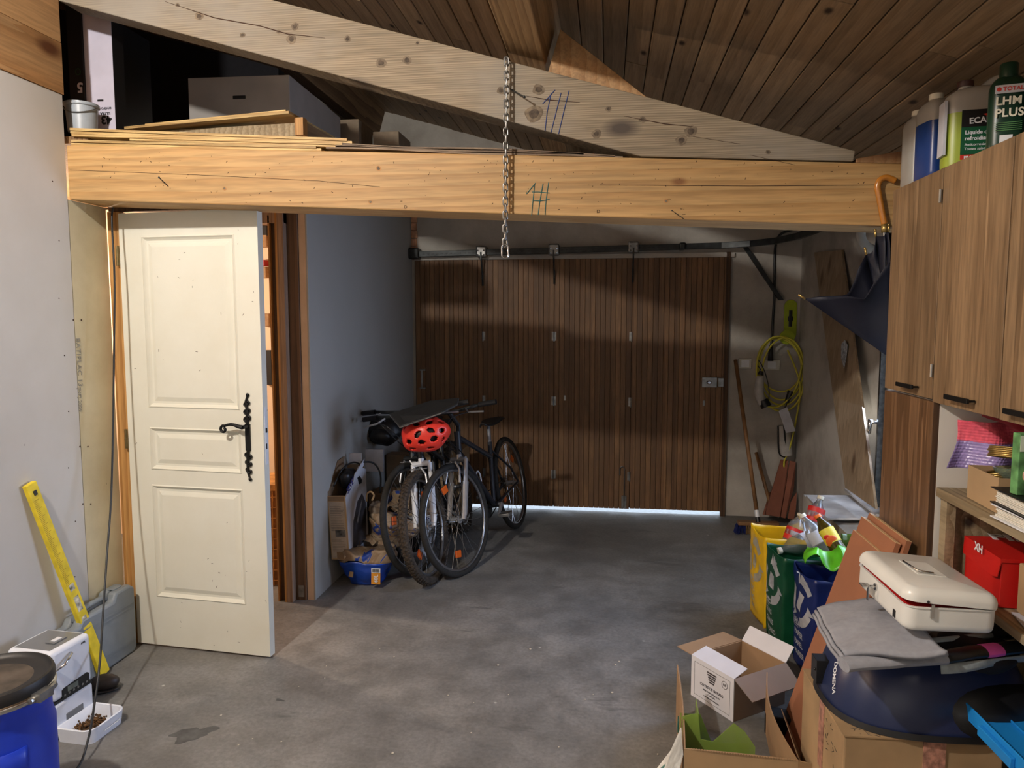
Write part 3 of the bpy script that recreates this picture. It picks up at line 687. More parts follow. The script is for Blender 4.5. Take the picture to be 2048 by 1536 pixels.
# ---- yellow spirit level leaning on the wall
M['yellow'] = plain('level_yellow', (232, 206, 44), .45, 0, .12, 25)
a = Vector((-2.262, 2.548, .905)); b = Vector((-2.168, 2.79, .008)); d = (b-a)
lv = thing('spirit_level', 'yellow metal straightedge leaning on the white wall', 'level', a)
fm = Matrix.Translation(-Vector((0, 0, 0))) @ frame((0, 0, 0), d, (0.0, 1, .25)); Ln = d.length
m = MB(); m.box(0, Ln, -.026, .026, -.011, .011, fm); m.build('bar', 'yellow', lv, bevel=.003)
MB().box(.032, .052, -.008, .008, -.0135, .0135, fm).build('hang_hole', 'black', lv)
m = MB()
for k in range(56): x = .07+k*.0072; m.box(x, x+.0016, -.024, -.024+(.018 if k % 5 else .03), .0108, .0118, fm)
m.build('scale_mark', plain('scale_ink', (170, 142, 40), .7), lv)['kind'] = 'stuff'
for x0_, x1_ in ((.47, .50), (.53, .60), (.63, .655)): MB().box(x0_, x1_, -.015, .012, .0108, .0116, fm).build('sticker', plain('worn_label', (190, 186, 170), .7, 0, .5, 50), lv)
# ---- hanging black cable
M['cable_black'] = plain('black_cable', (30, 32, 34), .45)
pts = [(-2.165, 2.99, 2.043), (-2.17, 2.985, 1.98)] + [tuple(P(px, py, Y=y)) for px, py, y in ((229, 560, 2.97), (228, 700, 2.94), (226, 860, 2.89), (222, 1000, 2.82), (214, 1110, 2.72), (206, 1230, 2.58), (200, 1320, 2.46), (190, 1400, 2.36), (176, 1480, 2.24))] + [(-1.80, 2.15, .004), (-1.83, 2.0, .004)]
def smoothpath(pts, n=5):
    pts = [Vector(p) for p in pts]; out = []
    for i in range(len(pts)-1):
        p0, p1, p2, p3 = pts[max(i-1, 0)], pts[i], pts[i+1], pts[min(i+2, len(pts)-1)]
        for k in range(n):
            t = k/n; out.append(.5*((2*p1)+(p2-p0)*t+(2*p0-5*p1+4*p2-p3)*t*t+(3*p1-p0-3*p2+p3)*t**3))
    return out+[pts[-1]]
m = MB(); m.tube(smoothpath(pts), .0042, 8); tag(m.build('cable', 'cable_black', None, smooth=True), 'black cable hanging down in front of the white door', 'cable')
# ---- dark rounded foot behind the tray
q = P(208, 1368, Z=.03)
sh = thing('shoe', 'dark brown shoe toe poking out behind the pet feeder', 'shoe', (q.x, q.y, 0), rz=math.radians(25))
m = MB(); m.ball((0, 0, .038), .04, (1.5, .9, .85)); m.build('upper', plain('dark_leather', (52, 42, 36), .5, 0, .2), sh, smooth=True)
m = MB(); m.ball((0, 0, .009), .042, (1.5, .9, .2)); m.build('sole', 'black', sh, smooth=True)
# leaf of stone and chips on the floor
random.seed(4); m = MB()
for k in range(26):
    x, y = random.uniform(-1.6, .2), random.uniform(2.3, 3.4); m.ball((x, y, .002), random.uniform(.002, .006), (1, 1, .5), 6, 4)
tag(m.build('grit', plain('grit', (200, 192, 176), .9)), 'small pale grit and paint chips scattered on the floor', 'grit', kind='stuff')

# ================================================================== LOFT OVER THE BEAM
for k, (x0_, x1_, z, y0_, t) in enumerate([(-2.27, -1.16, 0, 2.885, .010), (-2.265, -1.18, .013, 2.88, .010), (-2.0, -1.10, .026, 2.887, .009), (-2.262, -1.07, .038, 2.882, .010), (-2.27, -1.03, .050, 2.886, .009), (-2.268, -1.05, .062, 2.881, .010)]):
    zl = bt(x0_)+z+.002; zr = bt(x1_)+z*.66+.002
    m = MB(); m.hexa([(x0_, y0_, zl), (x1_, y0_, zr), (x1_, 3.18, zr), (x0_, 3.18, zl), (x0_, y0_, zl+t), (x1_, y0_, zr+t), (x1_, 3.18, zr+t), (x0_, 3.18, zl+t)])
    o = m.build('loft_board', 'stack'); tag(o, ['lowest thin pine board of the pale stack on the left of the tie beam', 'second lowest thin pine board of the pale stack on the tie beam', 'short inset pine board above the dark gap in the pale stack', 'third from top thin pine board of the pale stack on the tie beam', 'second from top thin pine board of the pale stack on the tie beam', 'topmost thin pine board of the pale stack, under the grey bucket'][k], 'board', 'pale boards stacked on the beam')
for k, (x0_, x1_) in enumerate([(-1.14, .05), (-1.10, .02), (-1.13, -.1)]):
    z0_ = bt(x0_)+k*.0085+.003+.012*(x0_ < -1.05); z1_ = bt(x1_)+k*.0075+.002
    m = MB(); n = 12
    def wv(u, v, x0_=x0_, x1_=x1_, z0_=z0_, z1_=z1_, k=k): return (x0_+(x1_-x0_)*u, 2.884+v*.26, z0_+(z1_-z0_)*u+.0035*math.sin(u*9+k))
    m.grid(wv, n, 1); o = m.build('loft_sheet', 'stack_grey', solid=.006); tag(o, ['lowest warped grey board lying along the middle of the tie beam', 'middle one of three warped grey boards lying on the tie beam', 'topmost warped grey board on the middle of the tie beam'][k], 'board', 'grey boards on the beam')
# bucket
M['bucket'] = plain('grey_bucket', (158, 166, 174), .35, 0, .05)
bz = bt(-2.27)+.078
q = P(164, 228, Y=3.0)
bk = thing('bucket', 'small grey plastic bucket on the stacked boards in the loft', 'bucket', (q.x, 3.0, bz))
m = MB(); m.lathe([(.052, 0), (.057, .004), (.064, .112), (.070, .116), (.070, .126), (.066, .128), (.062, .124), (.058, .02), (.0, .018)], 28, cap=False); m.build('pail', 'bucket', bk, smooth='auto')
m = MB(); m.lathe([(.0665, .112), (.0715, .114), (.0715, .119), (.0665, .121)], 28, cap=False); m.build('rim', 'bucket', bk, smooth=True)
m = MB(); m.tube([(.068*math.cos(t), .068*math.sin(t), .106-.03*math.sin((t+2.6)*1.2)) for t in [-2.6+i*.2 for i in range(14)]], .0022, 6); m.build('bail', 'steel', bk)
# television cartons
tv = thing('television_carton', 'tall white television carton standing on end in the loft', 'box', (-2.365, 3.12, 2.385))
M['tv_white'] = plain('tv_carton_white', (188, 184, 200), .6, 0, .06, 8); M['tv_black'] = plain('tv_carton_black', (14, 15, 18), .5)
MB().box(.0, .138, .003, .08, 0, .62).build('carton', 'tv_black', tv); MB().box(.0, .138, 0, .0028, 0, .62).build('end_panel', 'tv_white', tv)
m = MB(); m.box(.050, .088, -.0008, .01, .150, .166); m.build('hand_hole', 'black', tv, bevel=.006)
fr = frame((.122, -.0012, .127), (-1, 0, 0), (0, 0, -1))
text('androidtv', .021, 'black', tv, fr @ Matrix.Rotation(0, 4, 'Z')); text('ULTRA HD', .016, 'black', tv, frame((.115, -.0012, .104), (-1, 0, 0), (0, 0, -1)), bold=.0005)
text('43', .052, 'black', tv, frame((.120, -.0012, .088), (-1, 0, 0), (0, 0, -1)), bold=.002)
t2 = thing('television_carton', 'black television carton behind the grey bucket', 'box', (-2.437, 3.11, 2.385))
m = MB(); m.box(-.0, .071, 0, .5, 0, .60); m.build('carton', 'tv_black', t2)
text('5', .06, 'tv_white', t2, frame((.066, -.0008, .235), (-1, 0, 0), (0, 0, -1)), bold=.002)
m = MB(); m.tube([(.045+.012*math.cos(a), -.0005, .285+.014*math.sin(a)) for a in [i*math.pi/8 for i in range(16)]], .0022, 5, closed=True); m.build('ring_print', plain('dark_green', (30, 60, 34), .6), t2)
o = MB().box(-2.345, -2.338, 2.90, 2.93, 2.375, 2.86).build('loft_strip', 'stack_grey'); tag(o, 'thin grey upright strip left of the black carton in the loft', 'strip')
# white carton with its lid on a timber frame
M['carton_white'] = plain('white_carton', (176, 170, 164), .7, 0, .05, 8)
wc = thing('archive_carton', 'large white carton with a hand hole in the loft', 'box', (-2.335, 3.9, 2.367), rz=math.radians(2))
m = MB(); m.box(.0, .585, 0, .85, 0, .525); m.build('carton', 'carton_white', wc, bevel=.004)
MB().box(.255, .335, -.001, .01, .40, .425).build('hand_hole', 'black', wc, bevel=.008)
# boards under the white carton
fb = thing('timber_frame', 'low pine frame with a board on top under the white carton', 'frame', (-2.10, 3.20, 2.365), rz=math.radians(-4))
m = MB(); m.box(.02, .72, 0, .02, 0, .055); m.build('side_board', 'shelfwood', fb); MB().box(.72, .76, -.01, .03, 0, .075).build('corner_post', 'jamb', fb); MB().box(.735, .76, .03, .5, .0, .06).build('end_board', 'rough_timber', fb)
m = MB(); m.hexa([(-.10, -.06, .055), (.72, -.06, .080), (.72, .4, .080), (-.10, .4, .055), (-.10, -.06, .066), (.72, -.06, .091), (.72, .4, .091), (-.10, .4, .066)]); m.build('top_board', 'stack', fb)
m = MB(); m.hexa([(.0, -.05, .068), (.70, -.05, .092), (.70, .4, .092), (.0, .4, .068), (.0, -.05, .076), (.70, -.05, .10), (.70, .4, .10), (.0, .4, .076)]); m.build('top_board', 'stack', fb)
# cartons stacked at the rear of the loft
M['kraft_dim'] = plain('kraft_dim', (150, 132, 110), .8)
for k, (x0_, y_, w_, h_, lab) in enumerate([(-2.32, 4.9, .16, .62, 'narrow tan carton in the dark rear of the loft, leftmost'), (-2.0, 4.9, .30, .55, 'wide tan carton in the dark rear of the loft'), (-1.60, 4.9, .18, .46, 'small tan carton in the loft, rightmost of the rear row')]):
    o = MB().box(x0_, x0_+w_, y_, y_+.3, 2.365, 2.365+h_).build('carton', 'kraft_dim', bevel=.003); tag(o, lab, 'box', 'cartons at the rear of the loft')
# chain hanging from the rafter
ch = thing('hanging_chain', 'galvanised link chain hanging down over both beams', 'chain', (-.395, 2.838, 2.545))
N = 27; pitch = .0262
def link(m, z, rot, s=1.0, r=.0034):
    pts = []
    for k in range(16):
        a = 2*math.pi*k/16; x = .0085*s*math.cos(a); zz = .0085*s*math.sin(a)+(.0088*s if math.sin(a) > 0 else -.0088*s)
        pts.append(Vector((x*math.cos(rot), x*math.sin(rot), z+zz)))
    m.tube(pts, r, 6, closed=True)
proto = None
for k in range(N):
    if k < 2:
        m = MB(); link(m, 0, .3 if k % 2 == 0 else 1.87); o = m.build('link', 'steel', ch, smooth=True)
        if k == 0: pa = o
        else: pb = o
    else:
        o = (pa if k % 2 == 0 else pb).copy(); COL.objects.link(o); o.parent = ch
    o.location = (-.006*k/N, 0, -.012-k*pitch)
m = MB(); link(m, 0, .25, 1.55, .0036); o = m.build('end_link', 'chrome', ch, smooth=True); o.location = (-.006, 0, -.012-N*pitch-.008)
m = MB(); m.tube([(0, .04, -.012), (0, 0, .0), (0, -.006, -.008)], .003, 6); m.build('staple', 'steel', ch)
# ================================================================== BICYCLES AND THE PILE BESIDE THEM
M['tyre'] = plain('tyre_rubber', (38, 36, 33), .85, 0, .25, 80, .4)
M['tyre_mud'] = plain('muddy_tyre', (66, 56, 46), .9, 0, .4, 60, .6)
M['rim'] = plain('alloy_rim', (150, 150, 152), .3, .9, .1); M['spoke'] = plain('spoke', (176, 176, 176), .25, 1, .05)
M['frame_grey'] = plain('anthracite_frame', (52, 54, 60), .35, .3, .05); M['frame_blue'] = plain('dark_blue_frame', (36, 44, 66), .35, .3, .05)
M['silver'] = plain('silver_paint', (176, 178, 182), .3, .7, .05); M['orange_ref'] = plain('orange_reflector', (220, 96, 24), .3, 0, .05)
M['red_helmet'] = plain('red_helmet', (228, 58, 44), .35, 0, .04)
def wheel(parent, loc, R, tyre, tw=.019, knobs=False, steer=0, nsp=28, refl=2, seed=0):
    w_ = bpy.data.objects.new('wheel', None); COL.objects.link(w_); w_.parent = parent; w_.location = loc; w_.rotation_euler = (0, 0, steer)
    if seed: w_['label'] = None; del w_['label']
    n = 64; m = MB()
    m.tube([((R-tw)*math.cos(2*math.pi*k/n), 0, (R-tw)*math.sin(2*math.pi*k/n)) for k in range(n)], tw, 10, closed=True)
    if knobs:
        for k in range(84):
            a = 2*math.pi*k/84
            for j in (-1, 0, 1):
                aa = a+(.5 if j else 0)*2*math.pi/84; off = Matrix.Rotation(-aa, 4, 'Y') @ Matrix.Translation((R-tw, 0, 0)) @ Matrix.Rotation(j*.75, 4, 'Z')
                m.box(tw-.003, tw+.005, -.006, .006, -.006, .006, off)
    m.build('tyre', tyre, w_, smooth=not knobs)
    m = MB(); rr = R-2*tw-.004
    m.tube([(rr*math.cos(2*math.pi*k/n), 0, rr*math.sin(2*math.pi*k/n)) for k in range(n)], .0105, 8, closed=True, flat=1)
    m.build('rim', 'rim', w_, smooth=True)
    m = MB(); m.tube([(0, -.052, 0), (0, .052, 0)], .009, 10); m.tube([(0, -.032, 0), (0, -.024, 0)], .024, 14); m.tube([(0, .024, 0), (0, .032, 0)], .024, 14); m.tube([(0, -.028, 0), (0, .028, 0)], .016, 12)
    m.build('hub', 'silver', w_, smooth='auto')
    for k in range(nsp):
        a = 2*math.pi*k/nsp; s = 1 if k % 2 else -1; b_ = a+(.5 if (k//2) % 2 else -.5)
        m = MB(); m.tube([(.024*math.cos(b_), s*.028, .024*math.sin(b_)), (rr*math.cos(a), 0, rr*math.sin(a))], .0014, 4); m.build('spoke', 'spoke', w_)
    for k in range(refl):
        a = .9+k*math.pi*1.15+seed; m = MB(); m.box(-.022, .022, -.006, .006, -.026, .026, Matrix.Rotation(-a, 4, 'Y') @ Matrix.Translation((rr*.68, 0, 0))); m.build('reflector', 'orange_ref', w_, bevel=.004)
    return w_
def bicycle(label, loc, rz, lean, R, fr, forkm, tyre, knobs=False, steer=0, bar=.27, wb=1.05, seed=0, tw=.019, step=False, grips='black', vbrake='silver', rear=True, rack=False):
    b = thing('bicycle', label, 'bicycle', loc); b.rotation_euler = (Matrix.Rotation(rz, 4, 'Z') @ Matrix.Rotation(lean, 4, 'X')).to_euler()
    F = Vector((.61, 0, R)); Rr = Vector((F.x-wb, 0, R)); BB = Vector((0, 0, .285)); ST = Vector((-.15, 0, .70)); HT = Vector((.415, 0, .86)); HB = Vector((.455, 0, .72))
    m = MB(); m.tube([BB, ST], .0165, 10); m.tube([HB-Vector((0, 0, -.01)), BB], .020, 10); m.tube([HT-Vector((0, 0, .035)), ST-Vector((-.03, 0, .10 if not step else .28))], .017, 10); m.tube([HT, HB], .021, 12)
    m.tube([BB+Vector((0, -.035, 0)), BB+Vector((0, .035, 0))], .022, 12)
    for s in (-1, 1):
        m.tube([BB+Vector((-.02, s*.025, 0)), Rr+Vector((.15, s*.045, -.02)), Rr+Vector((0, s*.062, 0))], .009, 8); m.tube([ST+Vector((.02, s*.012, -.06)), Rr+Vector((.08, s*.05, .12)), Rr+Vector((0, s*.062, 0))], .008, 8)
    m.build('frame', fr, b, smooth='auto')
    # everything that steers
    pv = HB.copy(); sm = Matrix.Translation((pv.x, 0, 0)) @ Matrix.Rotation(steer, 4, 'Z') @ Matrix.Translation((-pv.x, 0, 0))
    fk = MB(); cr = HB-Vector((-.012, 0, .03))
    fk.tube([sm @ HB, sm @ cr], .018, 10); fk.tube([sm @ (cr+Vector((0, -.055, 0))), sm @ (cr+Vector((0, .055, 0)))], .017, 8)
    for s in (-1, 1):
        a = cr+Vector((0, s*.055, 0)); e = F+Vector((-.02, s*.058, .03)); mid = a.lerp(e, .42)
        fk.tube([sm @ a, sm @ mid], .0145, 10); fk.tube([sm @ mid, sm @ e, sm @ (F+Vector((0, s*.058, 0)))], [.021, .017, .012], 10)
    fk.build('fork', forkm, b, smooth='auto')
    st_ = MB(); S0 = HT+Vector((-.01, 0, .04)); S1 = HT+Vector((.06, 0, .13))
    st_.tube([sm @ HT, sm @ S0, sm @ S1], .015, 8); st_.build('stem', 'black', b)
    hb = MB(); hb.tube([sm @ (S1+Vector((-.05*abs(t)**2, t*bar, .02*abs(t)))) for t in (-1, -.6, -.2, 0, .2, .6, 1)], .011, 8); h = hb.build('handlebar', 'steel_dark', b, smooth=True)
    for s in (-1, 1):
        g = MB(); g.tube([sm @ (S1+Vector((-.05, s*bar*1.0, .02))), sm @ (S1+Vector((-.075, s*(bar+.11), .02)))], .016, 10); g.build('grip', grips, h, smooth='auto')
        g = MB(); g.tube([sm @ (S1+Vector((-.0, s*(bar-.07), .01))), sm @ (S1+Vector((.035, s*(bar-.03), -.01))), sm @ (S1+Vector((.02, s*(bar+.07), -.02)))], .006, 6); g.build('brake_lever', 'silver', h)
    bk_ = MB()
    for s in (-1, 1): bk_.tube([sm @ Vector((F.x-.035, s*.055, R+.22)), sm @ Vector((F.x-.07, s*.045, R+.30)), sm @ Vector((F.x-.075, s*.02, R+.345))], .007, 6)
    bk_.tube([sm @ Vector((F.x-.072, -.05, R+.34)), sm @ Vector((F.x-.072, .06, R+.335))], .0035, 5); bk_.build('front_brake', vbrake, b)
    cb = MB()
    for s in (-1, 1): cb.tube(smoothpath([sm @ (S1+Vector((.03, s*(bar-.03), -.01))), sm @ (S1+Vector((.14, s*.1, -.03))), sm @ (S1+Vector((.10, s*.03, -.15))), HT+Vector((.05, s*.02, -.12)), HB+Vector((-.1, s*.022, -.08))]), .003, 5)
    cb.build('brake_cable', 'black', b)
    sp = MB(); sp.tube([ST, ST+Vector((-.04, 0, .12))], .013, 10); sp.build('seat_post', 'silver' if not knobs else 'black', b, smooth='auto')
    sd = MB(); T0 = ST+Vector((-.045, 0, .132))
    def sadf(u, v):
        x = -.13+u*.26; wdt = .075*(1-u)**.8*(1 if u > .02 else .8)+.018; a = math.pi*v
        return (T0.x+x, wdt*math.cos(a), T0.z+.018*math.sin(a)**.6+.012*math.cos(u*5)-.008)
    sd.grid(sadf, 14, 10); sd.build('saddle', 'black', b, smooth=True, solid=.006)
    ck = MB(); ck.tube([BB+Vector((0, -.055, 0)), BB+Vector((0, .055, 0))], .012, 8)
    for s in (-1, 1):
        e = BB+Vector((.12*s, s*.065, -.12*s*.4)); ck.tube([BB+Vector((0, s*.055, 0)), e], [.014, .010], 8)
    ck.build('crank', 'silver', b, smooth='auto')
    for s in (-1, 1):
        e = BB+Vector((.12*s, s*.065, -.12*s*.4)); pd = MB(); pd.box(e.x-.045, e.x+.045, e.y+.01*s, e.y+.085*s, e.z-.010, e.z+.010); pd.build('pedal', 'steel', b, bevel=.003)
    cg = MB(); cg.lathe([(.0, 0), (.085, 0), (.088, .004), (.0, .004)], 36, frame(BB+Vector((0, -.045, 0)), (1, 0, 0), (0, 0, 1)), cap=False); cg.tube([BB+Vector((0, -.043, .085)), Rr+Vector((0, -.043, .035))], .004, 5); cg.tube([BB+Vector((0, -.043, -.085)), Rr+Vector((.03, -.043, -.06)), Rr+Vector((0, -.043, -.035))], .004, 5)
    cg.lathe([(.0, 0), (.045, 0), (.03, .02), (.0, .02)], 24, frame(Rr+Vector((0, -.05, 0)), (1, 0, 0), (0, 0, 1)), cap=False); cg.build('drivetrain', 'steel_dark', b)
    wh = wheel(b, sm @ F, R, tyre, tw, knobs, steer, seed=seed); wr_ = wheel(b, Rr, R, tyre, tw, knobs, 0, seed=seed+1)
    return b
def hb(deg): return math.radians(-90-deg)
B1 = bicycle('grey hybrid bicycle nearest the camera with slim tyres and silver fork', (-.712, 4.85, .0), hb(9), math.radians(11), .345, 'frame_grey', 'silver', 'tyre', steer=math.radians(-14), bar=.20, seed=.4)
m = MB(); m.tube([(.17+.04*math.cos(a), -.01, .50+.055*math.sin(a)) for a in [i*.35 for i in range(18)]], .006, 6, closed=True); o = m.build('bottle_cage', 'white', B1, smooth=True)
B2 = bicycle('mountain bicycle in the middle with knobbly muddy tyres and chrome brakes', (-1.0, 4.72, .0), hb(-2), math.radians(11), .335, 'black', 'white', 'tyre_mud', True, steer=math.radians(-8), bar=.24, seed=1.1, tw=.026)
B3 = bicycle('black bicycle furthest left, carrying a black sleeve and red helmet', (-1.115, 4.87, .0), hb(-3), math.radians(10), .345, 'black', 'steel_dark', 'tyre', steer=math.radians(-16), bar=.23, seed=2.0)
# red helmet
hc = Vector((-1.03, 4.02, .895))
M['helmet_in'] = M['black']
hl = thing('bicycle_helmet', 'red bicycle helmet hanging on the handlebars under the black sleeve', 'helmet', hc); hl.rotation_euler = (math.radians(58), math.radians(-12), math.radians(12))
def helm(r, zs): return [(.0001, zs*.098)]
def hs(u, v, k=1):
    a = 2*math.pi*u; t = v*math.radians(98); r = .135*k; x = r*math.sin(t)*math.cos(a); y = .092*k/.135*.135*math.sin(t)*math.sin(a)*1.06; z = .105*k*math.cos(t)
    rib = 1+.04*math.cos(a*5)*math.sin(t); return Vector((x*rib, y*rib, z))
# shell with oval vents cut out
m = MB(); NU, NV = 72, 30
g = [[m.bm.verts.new(hs(i/NU, max(j, .02)/NV)) for j in range(NV+1)] for i in range(NU)]
vents = []
for sgn in (1, -1):
    for (la, lo, ra, rb_) in ((24, 40, .13, .34), (52, 20, .17, .26), (50, 62, .17, .28), (76, 42, .15, .20), (76, 84, .15, .2), (50, 104, .17, .28), (24, 128, .13, .32), (56, 146, .17, .26), (78, 128, .14, .2)): vents.append((math.radians(la), sgn*math.radians(lo), ra, rb_))
def invent(i, j):
    a = 2*math.pi*(i+.5)/NU; a = a-2*math.pi if a > math.pi else a; t = (j+.5)/NV*math.radians(98)
    for la, lo, ra, rb_ in vents:
        da = (a-lo+math.pi) % (2*math.pi)-math.pi; dx = da*math.sin(t); dt = t-la
        if (dx/(ra))**2+(dt/(rb_*.62))**2 < 1: return True
    return False
for i in range(NU):
    for j in range(NV):
        if not invent(i, j): m.bm.faces.new((g[i][j], g[(i+1) % NU][j], g[(i+1) % NU][j+1], g[i][j+1]))
o = m.build('shell', 'red_helmet', hl, smooth=True, solid=.012)
m = MB(); m.grid(lambda u, v: hs(u, max(v, .02), .84), 40, 14, True); m.build('liner', 'black', hl, smooth=True)
m = MB(); m.tube(smoothpath([(.09, .05, .0), (.10, .03, -.05), (.085, .0, -.10), (.07, -.02, -.13), (.06, -.02, -.15)]), .0045, 6); m.tube(smoothpath([(-.05, .08, .0), (.02, .05, -.07), (.085, .0, -.10)]), .004, 6); m.build('strap', 'red_helmet', hl)
# black sleeve lying over the bars
sl_ = [P(779, 832, Y=3.98), P(800, 858, Y=3.86), P(884, 829, Y=3.90), P(915, 812, Y=4.05), P(918, 800, Y=4.2), P(860, 806, Y=4.22)]
nn = Vector((0, -.3, 1)).normalized()
m = MB(); m.prism(sl_, nn*.016); s_o = m.build('sleeve', plain('black_sleeve', (30, 31, 33), .7, 0, .1), None, bevel=.006, seg=3)
tag(s_o, 'flat black zipped sleeve lying on top of the handlebars', 'bag')
m = MB(); m.tube([p+nn*.008 for p in sl_], .0025, 5, closed=True); m.build('piping', 'steel', s_o)
# black backpack on the wall side
bp = thing('backpack', 'black backpack with loose straps behind the bicycles by the grey wall', 'backpack', tuple(P(768, 862, Y=4.75)))
m = MB(); m.ball((0, 0, 0), .13, (1, .8, .72), 16, 10); m.crumple(.02, 14); m.build('body', 'black', bp, smooth=True)
m = MB(); m.ball((.0, -.10, -.02), .07, (1.1, .5, .7), 12, 8); m.crumple(.01, 18, 3); m.build('pocket', 'black', bp, smooth=True)
m = MB()
for q in ([(-.10, -.05, .03), (-.16, -.08, .05), (-.17, -.08, -.0)], [(-.08, -.08, -.02), (-.14, -.1, -.08), (-.11, -.1, -.10)], [(.03, -.06, .07), (.0, -.09, .11), (.05, -.08, .10)]): m.tube(smoothpath(q), .007, 6)
m.build('strap', 'black', bp)
# ---- pile against the partition
def soilmix():
    t = NT('printed_soil_bag'); v = t.coord(); f = t.noise(v, 4.5, 4, .6, 1.2)
    t.l(t.ramp(f, [(.36, (26, 58, 138)), (.42, (30, 62, 140)), (.43, (150, 130, 104)), (.52, (128, 104, 80)), (.60, (158, 142, 120)), (.66, (70, 54, 42))]), t.b.inputs['Base Color']); t.b.inputs['Roughness'].default_value = .5
    return t.m
M['kraft'] = plain('kraft_board', (168, 140, 104), .8, 0, .06, 9); M['kraft_dark'] = plain('kraft_board_dark', (130, 106, 80), .8, 0, .08, 9)
M['paper'] = plain('printed_white_board', (196, 198, 206), .6, 0, .06, 20); M['navy_ink'] = plain('navy_ink', (34, 36, 110), .6); M['soil_blue'] = plain('blue_soil_bag', (26, 66, 160), .4, 0, .15, 12)
M['soil_mix'] = soilmix(); M['soil_beige'] = plain('beige_soil_bag', (176, 148, 112), .6, 0, .25, 14); M['label_orange'] = plain('orange_label', (222, 150, 46), .5)
def _(): pass
def panelbox(par, x0, x1, y0, y1, z0, z1, t=.004, mats=None, front='kraft'):
    m = MB(); m.box(x0, x1, y0, y0+t, z0, z1); a = m.build('front_panel', front, par)
    m = MB(); m.box(x0, x0+t, y0+t, y1, z0, z1); m.build('side_panel', mats or front, par)
    m = MB(); m.box(x1-t, x1, y0+t, y1, z0, z1); m.build('side_panel', mats or front, par)
    m = MB(); m.box(x0+t, x1-t, y1-t, y1, z0, z1); m.build('back_panel', mats or front, par)
    m = MB(); m.box(x0+t, x1-t, y0+t, y1-t, z0, z0+t); m.build('bottom_panel', mats or front, par)
    return a
bx = thing('appliance_carton', 'open torn appliance carton standing on the soil bag against the grey wall', 'box', (-1.572, 3.93, .165), rz=math.radians(-3))
bx.rotation_euler = (0, math.radians(-3), math.radians(-2))
MB().box(0, .108, 0, .004, 0, .375).build('front_panel', 'kraft', bx)
m = MB(); m.prism([(.104, .004, 0), (.104, .30, 0), (.104, .34, .46), (.104, .24, .50), (.104, .06, .40), (.104, .004, .36)], (.006, 0, 0)); sp_ = m.build('side_panel', 'paper', bx)
MB().box(0, .004, .004, .32, 0, .40).build('back_panel', 'kraft_dark', bx); MB().box(0, .108, .32, .324, 0, .5).build('end_panel', 'kraft_dark', bx)
MB().box(0.0, .108, .004, .32, 0, .004).build('bottom_panel', 'kraft_dark', bx)
m = MB(); m.prism([(.0, .004, .38), (.0, .22, .40), (.012, .26, .56), (.008, .16, .55)], (.003, 0, 0)); m.build('flap', 'kraft_dark', bx)
m = MB(); m.prism([(.02, .30, .5), (.10, .30, .5), (.11, .29, .57), (.03, .29, .57)], (0, .004, 0)); m.build('flap', 'paper', bx)
m = MB(); m.prism([(.111, .12, .42), (.111, .30, .49), (.115, .31, .53), (.115, .14, .47)], (.003, 0, 0)); m.build('flap', 'paper', bx)
text('SEVERIN', .052, 'navy_ink', sp_, frame((.1115, .035, .375), (0, .9, .42), (0, -.42, .9)), bold=.001)
m = MB(); m.prism([(.1105, .05, .02), (.1105, .27, .04), (.1105, .30, .26), (.1105, .25, .33), (.1105, .17, .30), (.1105, .09, .20)], (.001, 0, 0)); m.build('picture', plain('dark_picture', (58, 58, 64), .5, 0, .6, 14), sp_)
m = MB(); m.prism([(.1117, .15, .17), (.1117, .22, .25), (.1117, .25, .30), (.1117, .21, .27), (.1117, .14, .19)], (.0005, 0, 0)); m.build('picture_highlight', 'silver', sp_)
fp = [o for o in bx.children if o.name.startswith('front_panel')][0]
MB().box(.006, .100, -.0012, 0, .01, .34).build('print_panel', plain('printed_face', (166, 152, 136), .7), fp)
m = MB()
for k in range(15): m.box(.012, .095-random.uniform(0, .02), -.0018, -.0012, .31-k*.010, .313-k*.010)
for k in range(9): m.box(.012, .095-random.uniform(0, .03), -.0018, -.0012, .115-k*.009, .117-k*.009)
m.build('printed_line', plain('grey_print', (122, 112, 102), .7), fp)['kind'] = 'stuff'
MB().box(.035, .096, -.002, -.0012, .135, .175).build('tool_picture', 'print_pic' if 'print_pic' in M else plain('print_pic', (90, 88, 86), .6, 0, .5, 40), fp)
MB().box(.035, .075, -.002, -.0012, .004, .045).build('tape', 'kraft_dark', fp); MB().box(.006, .10, -.002, -.0012, .345, .37).build('tape', 'kraft_dark', fp)
m = MB(); m.ball((.055, .16, .44), .07, (.7, 1.4, .75), 14, 9); m.crumple(.035, 18, 5); tag(m.build('vacuum_hose', 'black', None, smooth=True), 'tangled black hose and cables stuffed in the torn appliance carton', 'hose').location = bx.location
m = MB(); m.tube(smoothpath([(.0, .05, .42), (.03, .12, .51), (.06, .22, .53), (.08, .30, .50)]), .005, 6); m.tube(smoothpath([(.09, .28, .52), (.14, .36, .5), (.17, .40, .42), (.16, .42, .30)]), .006, 6); q = tag(m.build('cord', 'cable_black', None, smooth=True), 'thin black cord looping above the torn appliance carton', 'cord'); q.location = bx.location
